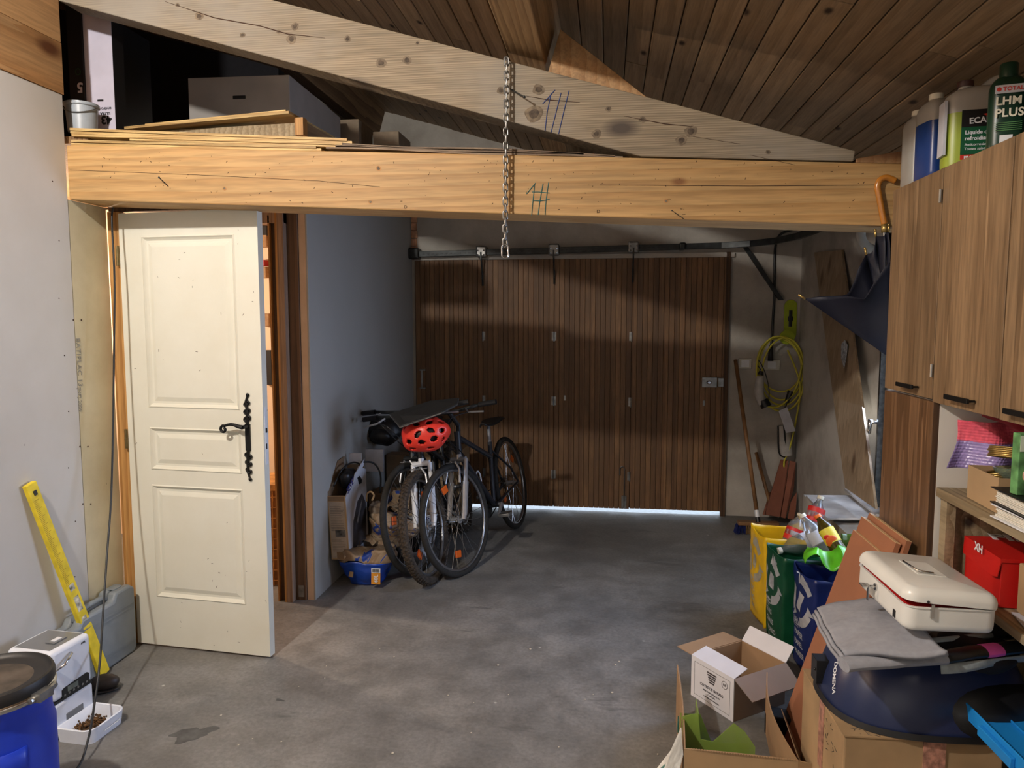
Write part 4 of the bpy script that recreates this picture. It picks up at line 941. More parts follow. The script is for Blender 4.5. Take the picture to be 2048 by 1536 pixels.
def sack(name, label, loc, w_, d_, h_, mats, rz=0, seed=0, topm=None, cat='bag'):
    t = thing(name, label, cat, loc, rz)
    def f(u, v):
        a = 2*math.pi*u; c, s = math.cos(a), math.sin(a); q = (abs(c)**3.2+abs(s)**3.2)**(-1/3.2)
        k = .60+.44*min(1, v*1.7)-.22*max(0, v-.6)
        p = Vector((c*q*w_/2*k, s*q*d_/2*k, h_*v)); n_ = noise.noise_vector(p*11+Vector((seed, seed, 0))); n2_ = noise.noise_vector(p*30+Vector((seed, 0, seed))); return p+n_*.026*min(1, v*5+.1)+n2_*.007
    m = MB(); m.grid(lambda u, v: f(u, v*.62), 30, 12, True); r0 = [f(i/30, 0) for i in range(30)]; m.bm.faces.new([m.bm.verts.new(p) for p in r0]); m.build('lower_sack', mats, t, smooth=True, solid=.002)
    m = MB(); m.grid(lambda u, v: f(u, .62+v*.38)*(1) + Vector((0, 0, -.05*max(0, v-.8)*5)) if v < .9 else Vector((f(u, 1).x*.35, f(u, 1).y*.35, h_*.93+.01*math.sin(u*20))), 30, 7, True); m.crumple(.03, 13, seed, keep=lambda c: c.z < h_*.66); m.crumple(.012, 34, seed+2, keep=lambda c: c.z < h_*.66); m.build('upper_sack', topm or mats, t, smooth=True, solid=.002)
    return t
sk = sack('soil_bag', 'blue and beige forty litre soil bag on the floor beside the bicycles', (-1.40, 4.06, .002), .31, .26, .23, 'soil_blue', 0, 1, 'soil_mix')
m = MB(); m.prism([(.065, -.137, .03), (.118, -.135, .03), (.122, -.139, .125), (.069, -.141, .125)], (0, -.002, 0)); lb = m.build('label', 'label_orange', sk)
m = MB(); m.prism([(.069, -.144, .10), (.121, -.142, .10), (.122, -.143, .128), (.069, -.145, .128)], (0, -.001, 0)); m.build('barcode_panel', 'white', lb)
m = MB()
for k in range(9): m.box(.076+k*.0045, .0785+k*.0045, -.1465, -.145, .105, .122)
m.build('barcode', 'black', lb)['kind'] = 'stuff'
text('40L', .034, 'white', lb, frame((.106, -.1435, .04), (.02, 0, 1), (-1, 0, 0)), bold=.001)
m = MB(); m.prism([(-.07, -.136, .07), (-.045, -.137, .065), (-.04, -.139, .098), (-.062, -.139, .10)], (0, -.002, 0)); m.build('tape_patch', 'kraft', sk)
s2 = sack('soil_bag', 'blue and brown crumpled bag lying on the front soil bag behind the carton', (-1.35, 4.26, .18), .30, .24, .22, 'soil_mix', .4, 4, 'soil_mix')
s2.rotation_euler = (.15, .35, .5)
s3 = sack('soil_bag', 'pale printed soil bag standing behind the left wheel', (-1.26, 4.62, .002), .34, .3, .46, 'paper', .1, 8, 'soil_mix')
text('NEIGE', .05, 'navy_ink', s3, frame((-.02, -.165, .30), (.9, 0, -.4), (.4, 0, .9)), bold=.001); text('DENSE', .04, 'navy_ink', s3, frame((-.06, -.165, .24), (.9, 0, -.4), (.4, 0, .9)), bold=.001)
m = MB(); m.ball((.02, -.15, .14), .06, (.7, .3, 1.6)); m.build('dark_print', 'black', s3)
m = MB(); m.tube(smoothpath([(-.05, 0, .0), (-.045, .0, .08), (0, 0, .11), (.035, 0, .07), (.01, 0, .01)]), .011, 8, flat=.5); o = m.build('bag_handle', 'soil_beige', None, smooth=True); o.scale = (.55, .55, .55); o.location = P(742, 1003, Y=4.2); tag(o, 'beige loop handle of a bag sticking up behind the torn carton', 'handle')
o = MB().box(0, .15, 0, .14, 0, .58).build('carton', 'kraft_dark', None, bevel=.003); o.location = (-1.575, 5.0, 0); tag(o, 'tall brown carton on the floor behind the backpack', 'box', None)
o = MB().box(0, .125, 0, .03, 0, .15).build('white_box', 'paper', None, bevel=.003); o.location = P(730, 943, Y=4.6); o.rotation_euler = (-.03, 0, 0); tag(o, 'flat white box standing behind the torn carton under the backpack', 'box')
o = MB().box(0, .34, 0, .3, 0, .585).build('carton', 'kraft', None, bevel=.003); o.location = (-1.40, 5.2, 0); tag(o, 'brown carton standing on the floor behind the left bicycle wheel', 'box')
o = MB().box(0, .12, 0, .22, 0, .4).build('carton', 'kraft_dark', None, bevel=.003); o.location = (-1.56, 4.56, 0); tag(o, 'brown carton on the floor under the flat white box', 'box')
# ================================================================== RIGHT SIDE: CABINETS AND SHELVES
CX = 1.0
def cabinet(name, label, y0, y1, z0, z1, depth=.34, mat='cabinet', hy=None, hz=None, side='board_white', doors=1, group=None):
    t = thing(name, label, 'cabinet', (CX, y0, z0), group=group); W = y1-y0; H = z1-z0
    m = MB(); m.box(.019, depth, 0, .014, 0, H); m.build('side_panel', side, t)
    m = MB(); m.box(.019, depth, W-.014, W, 0, H); m.build('side_panel', side, t)
    m = MB(); m.box(.019, depth, .014, W-.014, 0, .014); m.build('bottom_panel', side, t)
    m = MB(); m.box(.019, depth, .014, W-.014, H-.014, H); m.build('top_panel', side, t)
    m = MB(); m.box(depth-.005, depth, .014, W-.014, .014, H-.014); m.build('back_panel', side, t)
    d = MB().box(0, .017, .0015, W-.0015, .001, H-.001).build('door', mat, t, bevel=.001)
    if hy:
        m = MB(); m.tube([(-.002, hy[0]+.008, hz), (-.022, hy[0]+.008, hz)], .004, 6); m.tube([(-.002, hy[1]-.008, hz), (-.022, hy[1]-.008, hz)], .004, 6); m.box(-.028, -.020, hy[0], hy[1], hz-.007, hz+.007); m.build('handle', 'iron', d, bevel=.002)
    return t
UZ0, UZ1 = 1.304, 2.008
c1 = cabinet('wall_cabinet', 'walnut laminate wall cabinet above the tall unit, beside the umbrella', 2.388, 2.778, UZ0, UZ1, hy=(.09, .22), hz=.030)
c2 = cabinet('wall_cabinet', 'walnut laminate wall cabinet above the open shelf, with pink wrap below it', 2.000, 2.386, UZ0-.008, UZ1, hy=(.11, .25), hz=.032)
c3 = cabinet('wall_cabinet', 'walnut laminate wall cabinet cut off by the right edge of the photo', 1.60, 1.997, UZ0-.010, UZ1, hy=(.20, .33), hz=.032)
cabinet('wall_cabinet', 'walnut laminate wall cabinet nearest the camera, outside the photo', 1.20, 1.597, UZ0-.010, UZ1)
for z in (.62, .09): MB().tube([(-.006, .0, z-.02), (-.006, .0, z+.02)], .004, 8).build('hinge', 'steel', c1)
tl = cabinet('tall_cabinet', 'tall dark walnut laminate floor cabinet under the end wall cabinet', 2.375, 2.775, .0, 1.298, .38, 'cabinet_dark')
MB().box(.0, .018, -.002, 0, 0, 1.298).build('door_edge', 'darkwood', tl)
MB().box(.018, .38, -.0035, -.0015, .0, 1.298).build('white_side', plain('white_melamine', (220, 216, 208), .5, 0, .03, 6), tl)
# open shelf unit: worktop, post, lower shelf
su = thing('shelf_unit', 'open wooden shelf unit with worktop to the right of the tall cabinet', 'shelf', (1.015, 1.0, 0))
m = MB(); m.box(0, .42, 0, 1.362, 1.006, 1.034); m.build('worktop', 'shelfwood', su, bevel=.002)
m = MB(); m.box(.012, .040, 1.315, 1.355, 0, 1.005); m.build('post', 'shelfwood', su, bevel=.001)
m = MB(); m.box(.040, .42, 1.338, 1.356, .0, 1.005); m.build('end_board', 'shelfwood', su)
m = MB(); m.box(.40, .42, 0, 1.336, .0, 1.005); m.build('back_board', 'shelfwood', su)
m = MB(); m.box(.03, .398, .0, 1.31, .735, .760); m.build('lower_shelf', 'shelfwood', su, bevel=.001)
m = MB(); m.box(.41-.02, .40, .62, .63, .78, 1.0); m.build('batten', 'darkwood', su)
# red shoe box
M['red_box'] = plain('red_card', (196, 26, 22), .45, 0, .04, 8); M['maroon'] = plain('red_lid', (150, 28, 26), .5, 0, .04, 8)
rb_ = thing('shoe_box', 'red shoe box with white lettering on the lower shelf', 'box', (1.075, 2.09, .7615), rz=math.radians(-2))
MB().box(0, .30, 0, .215, 0, .128).build('box_body', 'red_box', rb_, bevel=.002)
m = MB(); m.box(-.004, .304, -.003, .218, .1285, .1385); m.prism([(-.004, -.003, .1285), (-.004, .218, .1285), (-.006, .218, .085), (-.010, .03, .08), (-.012, -.003, .088)], (.003, 0, 0)); ld = m.build('lid', 'red_box', rb_)
text('XH', .034, 'white', ld, frame((-.0105, .135, .122), (0, -1, 0), (0, .1, -1)) @ Matrix.Diagonal((1, -1, 1, 1)), bold=.001)
text('FILA', .085, 'white', ld, frame((.06, .19, .1392), (1, -.15, 0), (.4, 1, 0)) @ Matrix.Diagonal((1, 1, 1, 1)), bold=.003)
m = MB(); m.tube([(.15+.028*math.cos(a), -.0005, .06+.028*math.sin(a)) for a in [i*math.pi/12 for i in range(24)]], .0012, 4, closed=True); m.build('ring_print', 'maroon', rb_)
o = MB().box(0, .25, 0, .20, 0, .003).build('card_sheet', 'paper', None); o.location = (1.05, 1.86, .7615); o.rotation_euler = (0, 0, -.2); tag(o, 'white card sheet lying on the lower shelf in front of the shoe box', 'card')
kb = MB().box(0, .2, 0, .26, 0, .135).build('parcel', 'kraft', None, bevel=.004); kb.location = (1.09, 1.80, .766); kb.rotation_euler = (0, 0, -.05); tag(kb, 'brown taped parcel on the lower shelf at the right edge of the photo', 'box')
MB().box(-.001, .201, .10, .15, .1352, .1358).build('parcel_tape', plain('clear_tape', (206, 178, 132), .2), kb)
# upper worktop: carton with coils and jars, binders, foot-pack
oc = thing('open_carton', 'small open brown carton on the worktop holding coils and a glass dish', 'box', (1.035, 2.05, 1.0355), rz=math.radians(-3))
panelbox(oc, 0, .20, 0, .185, 0, .095, .003)
M['gold'] = plain('gold_wire', (176, 150, 92), .35, .8, .15, 40)
for k, (x, y, z, r_, lab) in enumerate([(.085, .10, .160, .060, 'coil of brassy wire standing highest in the small open carton'), (.06, .11, .085, .045, 'second coil of brassy wire lying lower in the small open carton')]):
    m = MB()
    for j in range(6): rr = r_-.002*(j % 3); m.tube([(rr*math.cos(a), rr*math.sin(a), -.010+j*.005) for a in [i*math.pi/16 for i in range(32)]], .0028, 6, closed=True)
    o = m.build('wire_coil', 'gold', None, smooth=True); o.location = (1.035+x, 2.05+y, 1.0355+z*.9); o.rotation_euler = (-.15, .1-.3*k, 0); tag(o, lab, 'wire coil', 'wire coils in the small carton')
M['glassy'] = plain('greenish_glass', (206, 226, 206), .08, trans=.85, var=.02)
m = MB(); m.lathe([(.0, 0), (.045, 0), (.058, .02), (.062, .03), (.058, .031), (.043, .006), (.0, .006)], 28, cap=False); o = m.build('glass_dish', 'glassy', None, smooth='auto'); o.location = (1.125, 2.125, 1.115); o.rotation_euler = (-.1, 0, 0); tag(o, 'greenish glass dish in the small open carton', 'dish')
m = MB(); m.box(.03, .19, .02, .17, .004, .062); tag(m.build('packing_paper', 'kraft_dark', None), 'brown paper packing inside the small open carton', 'paper').location = oc.location
# binders
def binder(label, loc, rz, ry, cover, w_=.29, l_=.32, h_=.045):
    t = thing('binder', label, 'binder', loc, rz); t.rotation_euler = (0, ry, rz)
    MB().box(0, w_, 0, l_, 0, .003).build('cover', cover, t); MB().box(0, w_, 0, l_, h_-.003, h_).build('cover', cover, t); MB().box(w_-.003, w_, 0, l_, .003, h_-.003).build('spine', cover, t)
    m = MB(); random.seed(int(w_*1000+h_*1e4))
    z = .004
    while z < h_-.006: m.box(.008+random.uniform(0, .006), w_-.01, .006+random.uniform(0, .004), l_-.008, z, z+.0022); z += .0032
    m.build('paper_sheets', plain('paper_sheets', (226, 222, 210), .8), t)['kind'] = 'stuff'; return t
binder('white ring binder full of papers, lowest on the worktop', (1.010, 1.70, 1.0352), .02, 0, 'white', h_=.035)
binder('black ring binder full of papers on top of the white binder', (1.000, 1.71, 1.0712), -.02, 0, 'black', h_=.042)
M['foot_green'] = plain('green_leaf_print', (98, 150, 92), .4, 0, .45, 25); M['skin_print'] = plain('skin_print', (222, 170, 148), .5)
fp_ = thing('foot_care_pack', 'upright green pack with a picture of toes at the right edge', 'pack', (1.015, 1.925, 1.1145), rz=.08)
MB().box(0, .09, 0, .028, 0, .155).build('pack', 'foot_green', fp_, bevel=.002)
MB().box(.002, .088, -.0008, 0, .11, .15).build('pale_band', plain('pale_band', (206, 220, 200), .5), fp_)
m = MB(); m.box(.045, .088, -.0012, 0, .120, .132); m.build('green_band', plain('green_band', (30, 130, 70), .5), fp_)
m = MB()
for k in range(5): m.ball((.018+k*.014, -.001, .05+.006*math.sin(k*1.2)+.004*k), .0085, (.8, .15, 1.6), 10, 8)
m.build('toe_print', 'skin_print', fp_, smooth=True)
m = MB()
for k in range(5): m.ball((.018+k*.014, -.0026, .058+.006*math.sin(k*1.2)+.004*k), .0035, (1, .1, 1.1), 8, 6)
m.build('nail_print', 'white', fp_)
# bubble wrap and red film under the wall cabinets
M['film_red'] = plain('red_film', (150, 34, 48), .35, 0, .15, 10, alpha=.93); M['bubble_violet'] = plain('violet_bubble_wrap', (150, 134, 190), .25, 0, .12, 60, .8); M['bubble_pink'] = plain('pink_bubble_wrap', (224, 92, 112), .25, 0, .12, 60, .8)
bw = thing('bubble_wrap', 'pink and violet bubble wrap hanging under the wall cabinets', 'bubble wrap', (1.085, 2.335, 1.135))
def bub(z0_, z1_):
    def f(u, v):
        x = -.012+u*.20; z = z0_+(z1_-z0_)*v; q = .004*abs(math.sin(u*70))*abs(math.sin(v*(z1_-z0_)*350)); return Vector((x-.07*(1-z/.2)*.6+.012*math.sin(z*30), -.02-.06*u+.02*math.sin(u*9+z*20)-q, z-.045*u*0))
    return f
m = MB(); m.grid(bub(-.03, .055), 60, 34); m.build('violet_sheet', 'bubble_violet', bw, smooth=True)
m = MB(); m.grid(bub(.05, .115), 60, 24); m.build('pink_sheet', 'bubble_pink', bw, smooth=True)
m = MB(); m.grid(lambda u, v: Vector((.015+u*.22, -.05-.12*u-.01*math.sin(v*5), .150-v*(.02+.085*u)+.003*math.sin(u*13))), 16, 8); m.crumple(.004, 20, 2); m.build('red_film', 'film_red', bw, smooth=True)
# bottles on top of the cabinets
M['clear_plastic'] = plain('cloudy_plastic', (160, 157, 150), .35, 0, .05, 8, alpha=1); M['blue_liquid'] = plain('blue_screenwash', (26, 58, 120), .3, 0, .08, 6)
M['yg_liquid'] = plain('yellow_green_coolant', (146, 162, 54), .35, 0, .05, 6); M['green_bottle'] = plain('dark_green_bottle', (8, 46, 30), .35, 0, .06); M['cap_white'] = plain('cap_cream', (222, 216, 196), .5); M['cap_brown'] = plain('cap_brown', (62, 30, 24), .5)
M['label_green'] = plain('label_green', (14, 84, 52), .5); M['label_black'] = plain('label_black', (20, 18, 18), .5); M['label_red'] = plain('label_red', (196, 52, 40), .5)
TZ = UZ1+.001
def can(name, label, loc, w_, d_, h_, fill, liq, cap, rz=0, nx=0, capr=.021, sq=4):
    t = thing(name, label, 'bottle', loc, rz)
    m = MB(); hh = h_*fill
    prof = [(.42, 0), (.49, .01), (.5, .03)]
    m.lathe([(.46*1, 0), (.495, .006), (.5, .02), (.5, hh)], 36, Matrix.Identity(4), sx=w_, sy=d_, sq=sq); m.build('liquid_part', liq, t, smooth='auto')
    m = MB(); m.lathe([(.5, hh+.0002), (.5, h_*.78), (.47, h_*.84), (.38, h_*.89), (.26, h_*.92)], 36, Matrix.Identity(4), sx=w_, sy=d_, sq=sq); m.build('upper_part', 'clear_plastic', t, smooth='auto')
    m = MB(); m.lathe([(capr*.86, h_*.90), (capr*.86, h_*.945)], 20, Matrix.Translation((nx, 0, 0))); m.build('neck', 'clear_plastic', t, smooth='auto')
    m = MB(); m.lathe([(capr, h_*.935), (capr*1.03, h_*.94), (capr, h_*1.0), (capr*.9, h_*1.003)], 24, Matrix.Translation((nx, 0, 0))); m.build('cap', cap, t, smooth='auto')
    return t
b1 = can('water_jug', 'cloudy white plastic jug, leftmost on the wall cabinets', (1.055, 2.735, TZ), .075, .11, .258, .45, 'clear_plastic', 'cap_white')
b2 = can('screenwash_jug', 'clear jug half full of blue liquid on the wall cabinets', (1.055, 2.60, TZ), .085, .12, .274, .66, 'blue_liquid', 'cap_white', rz=.1)
b3 = can('coolant_can', 'yellow-green coolant can with a dark green label on the wall cabinets', (1.125, 2.43, TZ), .22, .105, .262, .62, 'yg_liquid', 'cap_brown', rz=math.radians(-8), nx=-.055, capr=.022)
m = MB(); m.tube(smoothpath([(-.01, 0, .235), (.03, 0, .262), (.08, 0, .258), (.10, 0, .225)]), .013, 8); m.build('handle', 'clear_plastic', b3, smooth=True)
lb = MB().box(-.075, .10, -.0545, -.0535, .035, .165).build('label', 'label_green', b3); MB().box(-.075, .10, -.0550, -.0546, .115, .165).build('label_top', 'label_black', lb); MB().box(-.075, .10, -.0550, -.0546, .020, .034).build('label_foot', 'label_red', lb)
m = MB(); m.prism([(-.02, -.0551, .150), (.05, -.0551, .163), (.06, -.0551, .138), (.0, -.0551, .140)], (0, -.0005, 0)); m.build('red_arrow', 'label_red', lb)
text('ECAUTO', .024, 'white', lb, frame((-.055, -.0556, .124), (1, 0, .06), (.2, 0, 1)), bold=.0006)
join_text(['Liquide de', 'refroidissement'], .016, 'white', lb, frame((-.065, -.0551, .094), (1, 0, 0), (0, 0, 1)), 1.1, bold=.0004)
join_text(['Anticorrosion', 'Toutes saisons'], .011, 'white', lb, frame((-.065, -.0551, .060), (1, 0, 0), (0, 0, 1)), 1.1)
text('PRO', .012, 'white', lb, frame((-.065, -.0556, .022), (1, 0, 0), (0, 0, 1)), bold=.0004)
MB().box(-.118, -.1105, -.04, .02, .04, .20).build('side_label', 'paper', b3)
b4 = thing('fluid_bottle', 'dark green bottle of hydraulic fluid on the wall cabinets', 'bottle', (1.075, 2.20, TZ), rz=math.radians(-14))
m = MB(); m.lathe([(.46, 0), (.495, .006), (.5, .02), (.5, .165), (.47, .180), (.38, .192), (.30, .198)], 36, sx=.088, sy=.062, sq=2.6); m.build('bottle', 'green_bottle', b4, smooth='auto')
m = MB(); m.lathe([(.017, .192), (.022, .196), (.022, .232), (.020, .235)], 24); m.build('cap', 'green_bottle', b4, smooth='auto')
lb = MB().box(-.036, .034, -.0325, -.0312, .150, .172).build('brand_label', 'paper', b4); text('TOTAL', .015, 'label_red', lb, frame((-.018, -.033, .156), (1, 0, 0), (0, 0, 1)), bold=.0003)
m = MB(); m.ball((-.027, -.033, .161), .006, (1, .1, 1)); m.build('logo_dot', 'label_red', lb)
join_text(['LHM', 'PLUS'], .030, 'cap_white', b4, frame((-.034, -.0325, .120), (1, 0, 0), (0, 0, 1)), 1.05, bold=.0008, space=1.05)
m = MB()
for k in range(5): m.box(-.034, .030, -.0325, -.0315, .072-k*.005, .0735-k*.005)
m.build('small_print', 'foot_green', b4)['kind'] = 'stuff'; MB().box(-.02, .01, -.0325, -.0315, .018, .04).build('white_patch', 'white', b4)
b5 = thing('fluid_bottle', 'black bottle behind the green one, at the right end of the row', 'bottle', (1.155, 2.13, TZ))
m = MB(); m.lathe([(.46, 0), (.495, .006), (.5, .02), (.5, .15), (.4, .19), (.25, .205)], 32, sx=.09, sy=.07, sq=3); m.build('bottle', 'black', b5, smooth='auto'); m = MB(); m.lathe([(.018, .2), (.018, .23)], 20); m.build('cap', 'black', b5)
# umbrella hanging by its crook from the end of the cabinets
M['navy_cloth'] = plain('navy_umbrella_cloth', (12, 17, 36), .55, 0, .12, 6); M['crook'] = plain('varnished_crook', (176, 112, 40), .25, 0, .15, 12, coat=.6)
ub = thing('umbrella', 'navy umbrella hanging half open beside the wall cabinets', 'umbrella', (1.0, 2.86, 2.0))
pts = [(.035, .0, .055), (.005, 0, .068), (-.018, 0, .060), (-.026, 0, .035), (-.020, 0, .005), (-.006, 0, -.06), (.004, 0, -.10)]
m = MB(); m.tube(smoothpath([Vector(p) for p in pts]), .0115, 12); m.build('crook_handle', 'crook', ub, smooth=True)
m = MB(); m.tube([(.004, 0, -.10), (.006, 0, -.13)], .0125, 12); m.build('collar', 'gold', ub, smooth=True)
m = MB(); m.tube([(.006, 0, -.13), (.07, 0, -.72)], .006, 8); m.build('shaft', 'steel', ub)
# canopy: ribs open upward from the tip at the lower right
tip = Vector((.075, .0, -.66)); tips = [P(1603, 597, Y=2.86), P(1727, 508, Y=2.93), P(1746, 472, Y=2.9), P(1764, 466, Y=2.86), P(1772, 462, Y=2.84)]
O = Vector((.99, 2.86, 2.0)); tl_ = [t - O for t in tips] + [Vector((.03, .04, -.10)), Vector((.06, .03, -.12)), Vector((.05, -.03, -.2))]
apex = P(1775, 716, Y=2.86) - O + Vector((.0, .0, 0))
m = MB()
order = [tl_[0], tl_[1], tl_[2], tl_[3], tl_[4], tl_[5], tl_[6], tl_[7]]
def pan(a, b, n=8, sag=.035, seed=0):
    def f(u, v):
        e = a.lerp(b, v); mid = 4*v*(1-v); p = apex.lerp(e, u); inward = (apex.lerp((a+b)/2, .6)-e).normalized()
        p += inward*mid*u*u*(e-a.lerp(b, .5)).length*0 + inward*mid*u**3*(a-b).length*.28
        p += Vector((0, 1, 0))*mid*u*sag*math.sin(seed+u*3); p += noise.noise_vector(p*14)*.008*u*mid
        return p
    m.grid(f, 14, n)
for i in range(len(order)): pan(order[i], order[(i+1) % len(order)], seed=i)
m.build('canopy', 'navy_cloth', ub, smooth=True, solid=.0015)
for i, t in enumerate(tl_[:5]):
    d = (t-apex).normalized(); mm = MB(); mm.tube([t-d*.004, t+d*.022], [.0042, .0048], 8); mm.ball(t+d*.022, .0052, u=8, v=6); mm.build('rib_tip', 'gold', ub, smooth=True)
# ---- back right corner
M['lime'] = plain('lime_plastic', (160, 176, 30), .45, 0, .06); M['cable_yellow'] = plain('yellow_cable', (196, 186, 60), .5, 0, .05); M['plug_grey'] = plain('grey_plug', (176, 172, 166), .5)
yb = YB-.001
def wallpt(px, py, d=0.0): return P(px, py, Y=yb-d)
hk = thing('cable_hook', 'lime green plastic cable hook on the back wall', 'hook', wallpt(1580, 640)); h0 = Vector(hk.location)
m = MB(); pl = []
w_, h_ = .048, .155
for k in range(18):
    a = 2*math.pi*k/18; pl.append((w_*math.cos(a), -.004, (w_*math.sin(a)+(h_-w_ if math.sin(a) > 0 else -h_+w_))))
m.prism(pl, (0, -.008, 0)); m.build('plate', 'lime', hk, bevel=.002)
m = MB(); m.tube([(0, -.0135, .075), (0, -.0135, -.05)], .013, 8, flat=.15); m.ball((0, -.0135, .01), .022, (1, .12, 1.2)); m.build('keyhole', 'black', hk)
m = MB(); m.lathe([(.0, 0), (.055, 0), (.055, .012), (.035, .016), (.03, .07), (0, .07)], 24, frame((-.04, -.10, -.13), (1, 0, 0), (0, 0, -1)), cap=False); m.build('hook_head', 'lime', hk, smooth='auto')
# coil of yellow charging cable
m = MB()
def loop(cx, cz, rx, rz_, tilt, y, a0=0, a1=360, n=40):
    return [Vector((cx+rx*math.cos(math.radians(a))*math.cos(tilt)-rz_*math.sin(math.radians(a))*math.sin(tilt), y+.01*math.sin(math.radians(a*2)), cz+rx*math.cos(math.radians(a))*math.sin(tilt)+rz_*math.sin(math.radians(a))*math.cos(tilt))) for a in [a0+(a1-a0)*i/n for i in range(n+1)]]
for px, py, rx, rz_, tl2, y in ((1562, 742, .165, .262, .08, 5.70), (1566, 738, .15, .235, -.05, 5.69), (1558, 730, .16, .205, .22, 5.71), (1560, 748, .172, .285, .12, 5.68)):
    c = P(px, py, Y=y); m.tube(loop(c.x, c.z, rx, rz_, tl2, y)[:-1], .0072, 7, closed=True)
m.tube(smoothpath([P(1575, 700, Y=5.68), P(1600, 770, Y=5.67), P(1590, 850, Y=5.68), P(1578, 900, Y=5.7), P(1568, 925, Y=5.7), P(1570, 960, Y=5.71)]), .0072, 7)
m.tube(smoothpath([P(1530, 812, Y=5.67), P(1560, 812, Y=5.66), P(1590, 780, Y=5.66), P(1604, 730, Y=5.67)]), .0072, 7)
cy = thing('charging_cable', 'coiled yellow vehicle charging cable hanging on the lime green hook', 'cable', P(1560, 742, Y=5.7)); o = m.build('cable', 'cable_yellow', cy, smooth=True); o.matrix_parent_inverse = Matrix.Translation(-Vector(cy.location))
def rel(o, par): o.parent = par; o.matrix_parent_inverse = Matrix.Translation(-Vector(par.location)); return o
m = MB(); m.tube(smoothpath([P(1521, 752, Y=5.66), P(1518, 785, Y=5.65), P(1526, 808, Y=5.64)]), [.026, .030, .032, .034, .036, .036, .035, .034, .033, .033, .033], 12); rel(m.build('connector', 'plug_grey', cy, smooth=True), cy)
m = MB(); a = P(1526, 800, Y=5.64); b = P(1533, 814, Y=5.63); m.tube([a, b], [.036, .040], 12); m.tube([P(1521, 750, Y=5.66), P(1523, 742, Y=5.66)], [.024, .016], 10); rel(m.build('connector_cap', 'black', cy, smooth='auto'), cy)
m = MB(); m.tube(smoothpath([P(1536, 812, Y=5.64), P(1538, 780, Y=5.66), P(1530, 745, Y=5.67), P(1518, 722, Y=5.68), P(1514, 728, Y=5.68), P(1522, 740, Y=5.67)]), .004, 6); rel(m.build('tether', 'black', cy), cy)
m = MB(); a = P(1582, 782, Y=5.67); b = P(1573, 805, Y=5.67); m.tube([a, b], [.024, .016], 10); m.tube([b, P(1566, 830, Y=5.68), P(1572, 900, Y=5.70)], .007, 6); rel(m.build('plug', 'black', cy), cy)
m = MB(); m.prism([P(1557, 822, Y=5.64), P(1574, 814, Y=5.64), P(1591, 862, Y=5.63), P(1572, 866, Y=5.63)], (0, -.003, 0)); rel(m.build('paper_tag', 'paper', cy), cy)
m = MB(); m.tube([P(1567, 850, Y=5.72), P(1572, 912, Y=5.72)], [.05, .05], 14, flat=.6); rel(m.build('control_box', 'plug_grey', cy, smooth='auto', bevel=.01), cy)
m = MB(); m.tube(smoothpath([P(1556, 852, Y=5.7), P(1558, 905, Y=5.7), P(1572, 915, Y=5.7)]), .006, 6); rel(m.build('box_strap', 'black', cy), cy)
# sockets
for px, py, lab in ((1490, 727, 'square white light switch on the back wall'), (1543, 730, 'white double socket behind the yellow cable')):
    c = wallpt(px, py); w_ = .048 if px < 1500 else .062
    t = thing('wall_socket', lab, 'socket', c); MB().box(-w_, w_, -.012, 0, -.040, .040).build('plate', 'socket', t, bevel=.004); 
    m = MB(); m.box(-.03, .03, -.0135, -.012, -.028, .028); m.build('rocker', 'white', t, bevel=.002)
c = wallpt(1543, 728)
m = MB(); m.tube(smoothpath([P(1608, 456, Y=5.6), P(1585, 460, Y=5.76), P(1560, 470, Y=5.82), P(1550, 500, Y=5.82), P(1549, 580, Y=5.82), P(1545, 650, Y=5.82), P(1541, 715, Y=5.80)]), .0095, 8); tag(m.build('conduit', 'cable_black', None, smooth=True), 'black electric cable running down the back wall to the socket', 'cable')
m = MB(); m.tube([P(1542, 690, Y=5.79), P(1541, 722, Y=5.78)], [.014, .022], 8); tag(m.build('plug', 'black', None, smooth=True), 'black plug in the socket on the back wall', 'plug')
# white pipe arc top right
m = MB(); m.tube(smoothpath([P(1722, 455, Y=3.5), P(1722, 475, Y=3.5), P(1732, 492, Y=3.5), P(1748, 500, Y=3.5)]), .022, 10, flat=.5); tag(m.build('hose_loop', 'clear_plastic', None, smooth=True), 'loop of wide translucent hose under the right end of the tie beam', 'hose')
# broom
M['broom_wood'] = plain('broom_handle_wood', (140, 100, 62), .6, 0, .25, 10); M['bristle_blue'] = plain('blue_bristles', (20, 34, 96), .9, 0, .3, 80, .6); M['bristle_tan'] = plain('tan_bristles', (128, 98, 58), .9, 0, .3, 80, .6)
a = P(1471, 720, Y=5.78); b = P(1515, 1034, Y=5.36); bm0 = thing('broom', 'push broom with blue and tan bristles leaning by the garage door', 'broom', (b.x, b.y, 0))
m = MB(); m.tube([a-bm0.location, b-bm0.location], .0145, 10); m.build('handle', 'broom_wood', bm0, smooth=True)
dd = (a-b).normalized(); m = MB(); m.tube([b-bm0.location, b-bm0.location+dd*.05], .018, 10); m.build('ferrule', 'white', bm0); m = MB(); m.tube([b-bm0.location-dd*.04, b-bm0.location], .016, 10); m.build('socket', 'black', bm0)
m = MB(); m.box(-.14, .15, -.035, .03, .062, .088); m.build('broom_head', 'broom_wood', bm0, bevel=.006)
random.seed(6)
